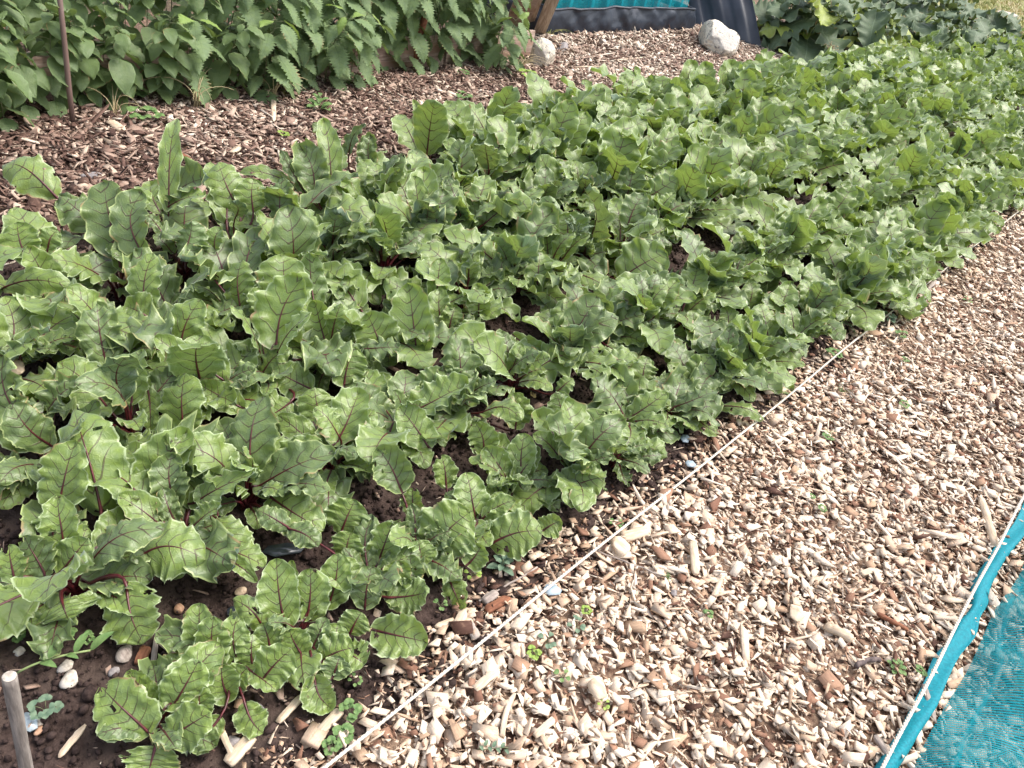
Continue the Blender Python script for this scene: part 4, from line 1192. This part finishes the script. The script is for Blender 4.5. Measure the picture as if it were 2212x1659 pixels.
tag(root, 'weathered timber boards edging the bed under the nettles', 'edging board')
b = G(893, 148, 0)
o = mesh('metal_stake', *tube(np.array([b - UP * .03, b + UP * .12, b + UP * .34 + np.array([.02, .03, 0])]), .022, 10), M['rust']); tag(o, 'rusty brown stake in front of the board under the nettles', 'stake')
b = G(158, 268, 0)
o = mesh('garden_pole', *tube(np.array([b - UP * .03, b + UP * .15, b + UP * .35 + np.array([.0, .004, 0]), b + UP * .80 + np.array([-.03, .02, 0])]), np.array([.0095, .011, .010, .0095]), 10), M['pole'])
tag(o, 'thin mottled grey-brown pole standing among the heart-leaved plants', 'pole')

def hang_plant(name, c, h, lean, n, kind, mat, label, group, r, Lr, ymat=None, teeth=0, stemr=.003):
    """upright stem leaning towards the path, clothed with leaves that hang outwards"""
    root = empty(name, c); c = np.array(c, float)
    top = c + UP * h + np.array(lean)
    st = bez(c, c + UP * h * .4, top - UP * h * .15 - np.array(lean) * .3, top, np.linspace(0, 1, 14))
    mb, mt = MB(), MB(); ms = MB(); ms.add(*tube(st, np.linspace(stemr, stemr * .45, 14), 5))
    for q in range(n):
        f = (q + .5) / n; pos = c + (top - c) * 0; k = .06 + .94 * f; idx = k * 13; i0 = int(min(idx, 12)); pos = st[i0] + (st[i0 + 1] - st[i0]) * (idx - i0)
        a = (q % 2) * np.pi + (q // 2) * 1.571 + r.normal(0, .35)
        hdir = np.array([math.cos(a), math.sin(a), 0]); hdir = unit(hdir + np.array([.55, -.25, 0]))
        L = r.uniform(*Lr) * (1.1 - .45 * max(0, f - .55) / .45)
        pet = L * r.uniform(.35, .6); Bp = pos + hdir * pet * .9 + UP * pet * r.uniform(-.1, .35)
        dr = r.uniform(-1.5, -.35) if f < .93 else r.uniform(-.3, .6)
        Tp = Bp + unit(hdir + UP * dr) * L
        nref = unit(hdir * .9 + UP * .8 + r.normal(0, .22, 3))
        V, F, lf, l2, cl = blade(Bp, Tp, L * (r.uniform(.72, .92) if kind == 'heart' else r.uniform(.50, .68)), nref, kind, nr=(2 * teeth + 3 if teeth else 15), nc=7 if kind == 'nettle' else 9, seed=int(r.integers(1 << 30)),
                                 arch=r.uniform(.04, .14), cup=r.uniform(-.2, .15), ruf=.03, puck=.025, twist=r.normal(0, .2), teeth=teeth, fold=.12)
        (mt if (ymat and f > .90) else mb).add(V, F, lf=lf, lf2=l2)
        ms.add(*tube(np.array([pos, (pos + Bp) / 2 + UP * .004, Bp]), .0011, 4, cap=False))
    mb.build('foliage', M[mat], root)
    if mt.n: mt.build('young_leaves', M[ymat], root)
    ms.build('stem', M['stem_nettle'], root)
    return tag(root, label, None if False else ('nettle' if kind == 'nettle' else 'leafy plant'), group)
r = np.random.default_rng(77)
npl = []
# (Y range, kind) along the bed edge; three ranks deep
def place_hedge():
    spots = []
    for rank, (dx, hh) in enumerate(((.10, .40), (-.06, .58), (-.22, .78), (-.42, .95))):
        y = .30 + .06 * rank
        while y < (4.30, 4.40, 4.5, 4.6)[rank]:
            spots.append((rank, dx, hh, y)); y += r.uniform(.15, .21) * (1 + .12 * rank) * (.72 if y < 1.7 else 1.)
    return spots
ORD = ['front', 'second', 'third', 'back']
cnt = {}
for rank, dx, hh, y in place_hedge():
    if rank == 0 and 3.1 < y < 3.95: continue               # the board and the rusty stake show here
    if rank == 0 and y > 3 and r.random() < .12: continue
    x = NX + dx + r.normal(0, .03) + .24 * max(0, min(1, (1.4 - y) / .7))
    pnet = np.clip((y - 1.7) / .8, 0, 1)
    hh2 = hh * r.uniform(.85, 1.15)
    isn = r.random() < pnet * .88 if y < 4.2 else r.random() < .35
    kind = 'nettle' if isn else 'heart'
    cnt[(kind, rank)] = cnt.get((kind, rank), 0) + 1
    kth = nth(cnt[(kind, rank)] - 1)
    c = (x, y, .0)
    lean = (r.uniform(.06, .16), r.normal(0, .04), 0)
    if isn:
        hang_plant('nettle', c, hh2, lean, int(12 + 22 * hh2), 'nettle', 'nettle', f'stinging nettle with jagged drooping leaves, {kth} from the left in the {ORD[rank]} rank', 'nettles along the timber edging', r, (.105, .165), 'nettle_young', teeth=11)
    else:
        hang_plant('heart_leaved_plant', c, hh2, lean, int(12 + 24 * hh2), 'heart', 'heart', f'climber with heart-shaped leaves, {kth} from the left in the {ORD[rank]} rank', 'heart-leaved plants in the nettle bed', r, (.055, .115), None, stemr=.0022)
print('hedge', cnt)
# straw coloured grass in the nettle bed
def straw_tuft(px, py, n, L, label, seed, mat='straw', bendy=.6):
    c = G(px, py, 0); root = empty('dry_grass_tuft', c); rr = np.random.default_rng(seed); mb = MB()
    for q in range(n):
        a = rr.uniform(0, 6.28); h = np.array([math.cos(a), math.sin(a), 0]); l = L * rr.uniform(.6, 1.2); top = c + UP * l * .6 + h * l * .5
        end = top + h * l * bendy * .5 - UP * l * .25 * bendy
        V, F = tube(bez(c + rr.normal(0, .01, 3) * [1, 1, 0], c + UP * l * .5, top, end, np.linspace(0, 1, 9)), np.linspace(.0022, .0008, 9), 4); mb.add(V, F)
    mb.build('blades', M[mat], root); tag(root, label, 'grass', 'dry grass tufts at the nettle bed')
straw_tuft(250, 258, 7, .24, 'arching dry grass stems beside the mottled pole', 3)
straw_tuft(425, 235, 12, .24, 'dry grass arching out from below the heart leaves', 4)
straw_tuft(20, 130, 12, .5, 'tall dry grass at the top left corner', 5)
straw_tuft(590, 215, 9, .2, 'thin dry grass under the jagged nettle leaves', 6)
straw_tuft(1120, 160, 22, .20, 'tangled dry stems left of the upright white rock', 7)
straw_tuft(1185, 90, 14, .22, 'green grass clump at the foot of the leaning posts', 8, 'grassblade')
# small ground plants at foot of the hedge
for i, (px, py, k, s, m_, lb) in enumerate([(310, 262, 'clover', .10, 'weed', 'low clover-like weed at the foot of the pole'), (285, 215, 'clover', .10, 'weed', 'ground ivy in the gap beside the pole'),
      (905, 130, 'clover', .09, 'weed', 'small weed sprouting in front of the rusty stake'), (1000, 215, 'clover', .07, 'weed', 'small weed on bark chips below the board'),
      (1095, 148, 'clover', .13, 'weed', 'bushy green weed left of the upright white rock'), (1140, 178, 'clover', .11, 'weed_bright', 'pale green weed below the upright white rock'),
      (1000, 165, 'clover', .06, 'weed', 'tiny weed right of the board end'), (612, 295, 'clover', .04, 'weed_bright', 'lone bright sprout on brown bark path'),
      (690, 235, 'nettle', .09, 'weed', 'nettle seedling on bark chips in front of the nettles')]):
    weed(px, py, k, s, m_, lb)
# broad dead leaf scraps on the bark path
for (p0, p1, w_, lb) in [((590, 200), (592, 262), .03, 'pale dry strip standing on bark path by nettles'), ((545, 225), (590, 255), .02, 'pale bark strip on brown path near the nettles'),
        ((500, 330), (545, 300), .035, 'long tan splinter in the brown bark path'), ((235, 262), (270, 285), .05, 'broken pale board piece at the foot of the dry grass'),
        ((1025, 195), (1100, 205), .03, 'dark rotten stick lying on the bark path'), ((1240, 145), (1300, 143), .02, 'pale stick pointing right from the grey stone'),
        ((1235, 100), (1275, 60), .018, 'pale stick leaning up towards the black planter'), ((1330, 130), (1400, 123), .018, 'straw-coloured stick in front of the planter'),
        ((1590, 140), (1640, 160), .02, 'pale stick right below the large rock')]:
    piece(p0, p1, w_, w_ * .4, M['woodgrey'] if 'dark' in lb or 'bark strip' in lb else M['woodpale'], lb, z=.02)
o = stone(390, 355 - 12, (.055, .022, .02), M['woodred'], 'dark red-brown bark lump on brown path behind the bed', 'bark_piece', 'bark', seed=41)
o = stone(200, 388, (.045, .03, .025), M['stone_grey'], 'grey lump on brown path near the left', 'stone', 'stone', seed=42)

# leaning end posts of the wooden compost bay
root = empty('timber_bay', (-3.75, 5.0, 0))
def post(root, name, pb, pt, ht, w, d, mat):
    a = G(*pb, .0); b = G(*pt, ht); L = np.linalg.norm(b - a); dz = unit(b - a)
    q = Vector(dz).to_track_quat('Z', 'X'); V, F = box((0, 0, L / 2), (w, d, L)); o = mesh(name, V, F, mat, None, smooth=False)
    o.parent = root; o.location = Vector(a) - root.location; o.rotation_euler = q.to_euler(); bv = o.modifiers.new('bevel', 'BEVEL'); bv.width = .004; bv.segments = 2
post(root, 'post', (1160, 82), (1202, -20), .42, .035, .085, M['post'])
post(root, 'post', (1140, 66), (1172, -25), .42, .025, .05, M['post'])
post(root, 'board', (1105, 70), (1150, -30), .45, .02, .16, M['board'])
tag(root, 'leaning weathered timber posts between nettles and black planter', 'timber bay')

# ------------------------------------------------------------------ black fabric planter with netted crop
def planter():
    A = G(1172, 88, 0); Bq = G(1487, 76, 0); y0, y1 = A[1] + .0, Bq[1]; x0 = A[0]; x1 = Bq[0]; depth = .9; H = .235
    root = empty('fabric_planter', ((x0 + x1) / 2, (y0 + y1) / 2, 0))
    # outline walk: front (towards the camera), right end, back, left end
    pts = [(x0, y0), (x1, y1), (x1 - depth, y1 + .05), (x0 - depth, y0)]
    n = 300; per = []; 
    for i in range(4):
        a = np.array(pts[i]); b_ = np.array(pts[(i + 1) % 4]); m = int(60 * np.linalg.norm(b_ - a)) + 4
        per.append(a + np.linspace(0, 1, m, endpoint=False)[:, None] * (b_ - a))
    per = np.concatenate(per); n = len(per); cen = per.mean(0)
    zs = np.linspace(-.01, H, 14); Zg = np.repeat(zs[None], n, 0); 
    sag = .010 * fbm(np.arange(n) * .035, np.zeros(n), 3)
    out = unit(per - cen)
    t = np.arange(n)[:, None]
    bul = .03 * np.sin(np.pi * Zg / H) + .022 * fbm(t * .10 + Zg * 6, Zg * 3 + t * .02, 2) * (Zg / H) + .012 * fbm(t * .16 + 0 * Zg, Zg * 16, 3)
    V = np.concatenate([(per[:, None] + out[:, None] * bul[..., None]), (Zg + sag[:, None] * (Zg / H) ** 2)[..., None]], -1)
    V = V.reshape(-1, 3); m = 14; i = np.arange(n)[:, None] * m; i2 = ((np.arange(n) + 1) % n)[:, None] * m; j = np.arange(m - 1)[None]
    F = np.stack([(i + j).ravel(), (i2 + j).ravel(), (i2 + j + 1).ravel(), (i + j + 1).ravel()], 1)
    mesh('fabric_wall', V, F, M['liner'], root)
    topring = V.reshape(n, m, 3)[:, -1]
    mesh('rim', *tube(np.concatenate([topring, topring[:1]]), .010, 8, cap=False), M['liner'], root)
    q = np.array([(x0 - .02, y0 + .02, H - .05), (x1 - .02, y1 - .02, H - .05), (x1 - depth + .02, y1, H - .05), (x0 - depth + .02, y0 + .02, H - .05)])
    mesh('soil_fill', q, np.array([[0, 1, 2, 3]]), M['soil'], root)
    tag(root, 'long black fabric planter beyond the bark path', 'planter')
    # netting tunnel over it
    nr_ = empty('crop_netting', ((x0 + x1) / 2 - .45, (y0 + y1) / 2, H))
    ys = np.linspace(y0 + .05, y1 - .08, 200); a = np.linspace(0, np.pi, 50); Yg, Ag = np.meshgrid(ys, a, indexing='ij')
    f = (Yg - y0) / (y1 - y0); xc = x0 + (x1 - x0) * f - depth / 2
    pl = 1 + .05 * np.sin(Yg * 33 + 1.2 * Ag + 2 * fbm(Yg * 2, Ag, 2)) * (.4 + np.sin(Ag))
    X = xc + (depth / 2 - .04) * np.cos(Ag) * pl; Z = H - .03 + .50 * np.sin(Ag) ** .8 * (1 + .04 * np.sin(Yg * 8))
    crease = np.clip(np.sin(Yg * 33 + 1.2 * Ag + 2 * fbm(Yg * 2, Ag, 2)) * 3 - 2.0, 0, .8)
    mesh('net_sheet', np.stack([X, Yg, Z], -1).reshape(-1, 3), grid_faces(200, 50), M['net'], nr_, dict(nt=np.stack([Ag * .5, Yg, crease], -1).reshape(-1, 3)))
    for yy in np.linspace(y0 + .1, y1 - .15, 5):
        fq = (yy - y0) / (y1 - y0); xcc = x0 + (x1 - x0) * fq - depth / 2
        aa = np.linspace(0, np.pi, 24); mesh('hoop', *tube(np.stack([xcc + (depth / 2 - .07) * np.cos(aa), np.full(24, yy), H - .05 + .47 * np.sin(aa) ** .8], 1), .006, 6), M['hem'], nr_)
    tag(nr_, 'turquoise net tunnel over the black fabric planter', 'netting')
    rr = np.random.default_rng(8); k = 0
    for yy in np.arange(y0 + .2, y1 - .1, .27):
        rosette('leafy_crop', (x0 - .25, yy, H - .05), 11, (.14, .22), (.6, .8), M['kale'], 'kale', f'green leafy crop inside the net tunnel, {nth(k)} from the left', 'crop plant', 'leafy crops in the net tunnel', rr, st=.06, elr=(30, 75), cup=.1, ruf=.1); k += 1
planter()

# ------------------------------------------------------------------ corrugated black sheet
def sheet_plastic():
    P0 = G(1500, 66, 0); P1 = G(1646, 107, 0); up = (np.array([-.42, .30, .86]) - .32 * unit(P1 - P0)) * 1.0
    # lower edge from behind the planter to the right corner; leaning back
    n, m = 160, 30; t = np.linspace(0, 1, n); s = np.linspace(0, 1, m); T, S = np.meshgrid(t, s, indexing='ij')
    d = P1 - P0; L = np.linalg.norm(d); nn = unit(np.cross(d, up)); nn = nn if nn[2] > 0 else -nn
    ridge = .007 * np.tanh(1.6 * np.sin(2 * np.pi * T * L / .22))
    V = P0 + T[..., None] * d + S[..., None] * up + (ridge + .03 * np.sin(np.pi * S) * T)[..., None] * nn + (.02 * fbm(T * 3, S * 2, 2))[..., None] * nn
    root = None
    o = mesh('corrugated_sheet', V.reshape(-1, 3) - P0, grid_faces(n, m), M['sheetplastic']); o.location = Vector(P0)
    so = o.modifiers.new('thickness', 'SOLIDIFY'); so.thickness = .004
    tag(o, 'dark blue-black corrugated plastic sheet leaning behind the large rock', 'plastic sheet')
sheet_plastic()

# ------------------------------------------------------------------ tall brassica-like plants, top right
r = np.random.default_rng(91)
BR = [(1690, 95, .60, 'half behind the corrugated sheet'), (1800, 60, .8, 'at the back on the left side'), (1900, 45, .8, 'at the back in the middle'), (2010, 60, .8, 'at the back on the right side'), (1750, 70, .75, 'second at the back from the left'), (1730, 118, .62, 'leftmost, beside the corrugated sheet'), (1790, 85, .62, 'behind the leftmost one'), (1850, 122, .55, 'with a yellow leaf in front'), (1900, 78, .65, 'behind the yellow-leaved one'),
      (1955, 128, .55, 'in the middle of its clump'), (2010, 95, .6, 'with a folded pale leaf'), (2060, 128, .50, 'near the grass'), (2105, 105, .55, 'last one before the grass'), (2100, 145, .42, 'lowest, at the far bed end')]
def brassica(px, py, h, lab, idx):
    c = G(px, py, 0); root = empty('brassica_plant', c); mb, my, ms = MB(), MB(), MB(); n = 14; sc = 1 + .05 * c[1] / 8
    for q in range(n):
        a = q * 2.4 + r.normal(0, .3); hd = np.array([math.cos(a), math.sin(a), 0.]); hd = unit(hd + np.array([.35, -.35, 0]))
        z0 = h * (.10 + .85 * (q / n)); L = r.uniform(.32, .48) * sc * (1.15 - .45 * q / n); dr = r.uniform(-1.1, .25)
        Bp = c + UP * z0 + hd * r.uniform(.08, .18); Tp = Bp + unit(hd + UP * dr) * L
        yel = r.random() < .13 or (idx == 7 and q in (3, 5))
        V, F, lf, l2, cl = blade(Bp, Tp, L * r.uniform(.65, .9), UP + hd * .5 + r.normal(0, .25, 3), 'kale', nr=26, nc=15, seed=int(r.integers(1 << 30)), arch=.12, cup=r.uniform(-.35, .35), ruf=.13, puck=.03, curl=.2)
        (my if yel else mb).add(V, F, lf=lf, lf2=l2)
        ms.add(*tube(bez(c + UP * z0 * .5, c + UP * z0 * .8, Bp - hd * .04, Bp, np.linspace(0, 1, 6)), .007, 5))
    ms.add(*tube(np.array([c - UP * .02, c + UP * h * .7]), .014, 7))
    mb.build('foliage', M['kale'], root)
    if my.n: my.build('yellow_leaves', M['kale_yellow'], root)
    ms.build('stalks', M['stalk_green'], root)
    tag(root, f'tall grey-green ruffled brassica, {lab}', 'brassica', 'ruffled brassicas beyond the beetroot bed')
for i, q in enumerate(BR): brassica(*q, i)
# pale seed head in front
def seedhead():
    c = G(1779, 145, 0); root = empty('weed_seedhead', c); ms, mb = MB(), MB(); top = c + UP * .16; rr = np.random.default_rng(2)
    ms.add(*tube(np.array([c, top]), .003, 5)); V0, F0 = ico(1)
    for q in range(16):
        d = unit(rr.normal(0, 1, 3) + UP * .8); e = top + d * rr.uniform(.05, .09); ms.add(*tube(np.array([top, e]), .0015, 4))
        for k in range(4): mb.add(V0 * .006 + top + (e - top) * (1 - .2 * k) + rr.normal(0, .004, 3), F0)
    mb.build('seeds', M['straw'], root); ms.build('stem', M['straw'], root); tag(root, 'pale spiky seed head in front of the brassicas', 'weed')
seedhead()

# ------------------------------------------------------------------ grass, far right corner
def grass():
    rr = np.random.default_rng(6); mb_V = []; n = 30000
    P = np.stack([rr.uniform(-7.5, -2.2, n), rr.uniform(11.5, 27, n), np.full(n, -.01)], 1)
    a_, b_, d_ = proj(P); P = P[(a_ > 2040) & (a_ < 2350) & (b_ > -140) & (b_ < 230)]; n = len(P)
    a = rr.uniform(0, 6.28, n); L = rr.uniform(.05, .15, n); h = np.stack([np.cos(a), np.sin(a), 0 * a], 1); w = np.stack([-np.sin(a), np.cos(a), 0 * a], 1) * (.006 + .0006 * P[:, 1:2])
    m = P + UP * L[:, None] * .6 + h * L[:, None] * .25; t = P + UP * L[:, None] * .85 + h * L[:, None] * .7
    V = np.stack([P - w, P + w, m + w * .8, m - w * .8, t + w * .1, t - w * .1], 1).reshape(-1, 3)
    k = np.arange(n)[:, None] * 6; F = np.concatenate([k + np.array([[0, 1, 2, 3]]), k + np.array([[3, 2, 4, 5]])])
    tag(mesh('grass', V, F, M['grassblade']), 'rough yellow-green grass beyond the bed', 'grass', None, 'stuff'); print('grass', n)
grass()
o = sheet('grass_verge', -14, -2.4, 14.05, 60, -.045, plain('verge', (.16, .17, .06), (.40, .36, .18), 6, .9, .2, .03, .6, 6, c3=(.30, .30, .12)), None); o['label'] = 'pale grassy verge beyond the far end of the bed'
stone(2170, 38, (.35, .16, .06), M['stone_pale'], 'pale flat stone in the grass at the top right corner', seed=51)
# extra nettle row added behind the others so the hedge interior stays dark
def backfill():
    rr = np.random.default_rng(14)
    for i, y in enumerate(np.arange(.9, 5.0, .42)):
        hang_plant('nettle', (NX - .72 + rr.normal(0, .04), y, 0), 1.0, (.12, 0, 0), 34, 'nettle', 'nettle', f'tall nettle at the very back of the hedge, {nth(i)} from the left', 'nettles along the timber edging', rr, (.09, .14), 'nettle_young', teeth=11)
backfill()

# ------------------------------------------------------------------ light
w = bpy.data.worlds.new('World'); SC.world = w; w.use_nodes = True; nt = w.node_tree; nt.nodes.clear(); N = NT(nt)
SUN_EL, SUN_AZ = math.radians(58), math.radians(35)      # azimuth measured from +Y towards +X
sky = N.n('ShaderNodeTexSky', sky_type='NISHITA'); sky.sun_disc = False; sky.sun_elevation = SUN_EL; sky.sun_rotation = SUN_AZ
sky.air_density = 1.; sky.dust_density = 4.; sky.ozone_density = 1.
hs = N.n('ShaderNodeHueSaturation'); hs.inputs['Saturation'].default_value = .55; N.l(sky.outputs[0], hs.inputs['Color'])
bg = N.n('ShaderNodeBackground'); bg.inputs[1].default_value = .15; N.l(hs.outputs[0], bg.inputs[0])
wo = N.n('ShaderNodeOutputWorld'); N.l(bg.outputs[0], wo.inputs[0])
sl = bpy.data.lights.new('sun', 'SUN'); sl.energy = 1.5; sl.angle = math.radians(32); sl.color = (1., .95, .88)
so = bpy.data.objects.new('sun', sl); COL.objects.link(so)
sd = Vector((math.sin(SUN_AZ) * math.cos(SUN_EL), math.cos(SUN_AZ) * math.cos(SUN_EL), math.sin(SUN_EL)))
so.rotation_euler = sd.to_track_quat('Z', 'Y').to_euler()
SC.view_settings.view_transform = 'Standard'; SC.view_settings.look = 'None'; SC.view_settings.exposure = 1.2; SC.view_settings.gamma = 1
SC.cycles.max_bounces = 6; SC.cycles.diffuse_bounces = 3; SC.cycles.transparent_max_bounces = 12
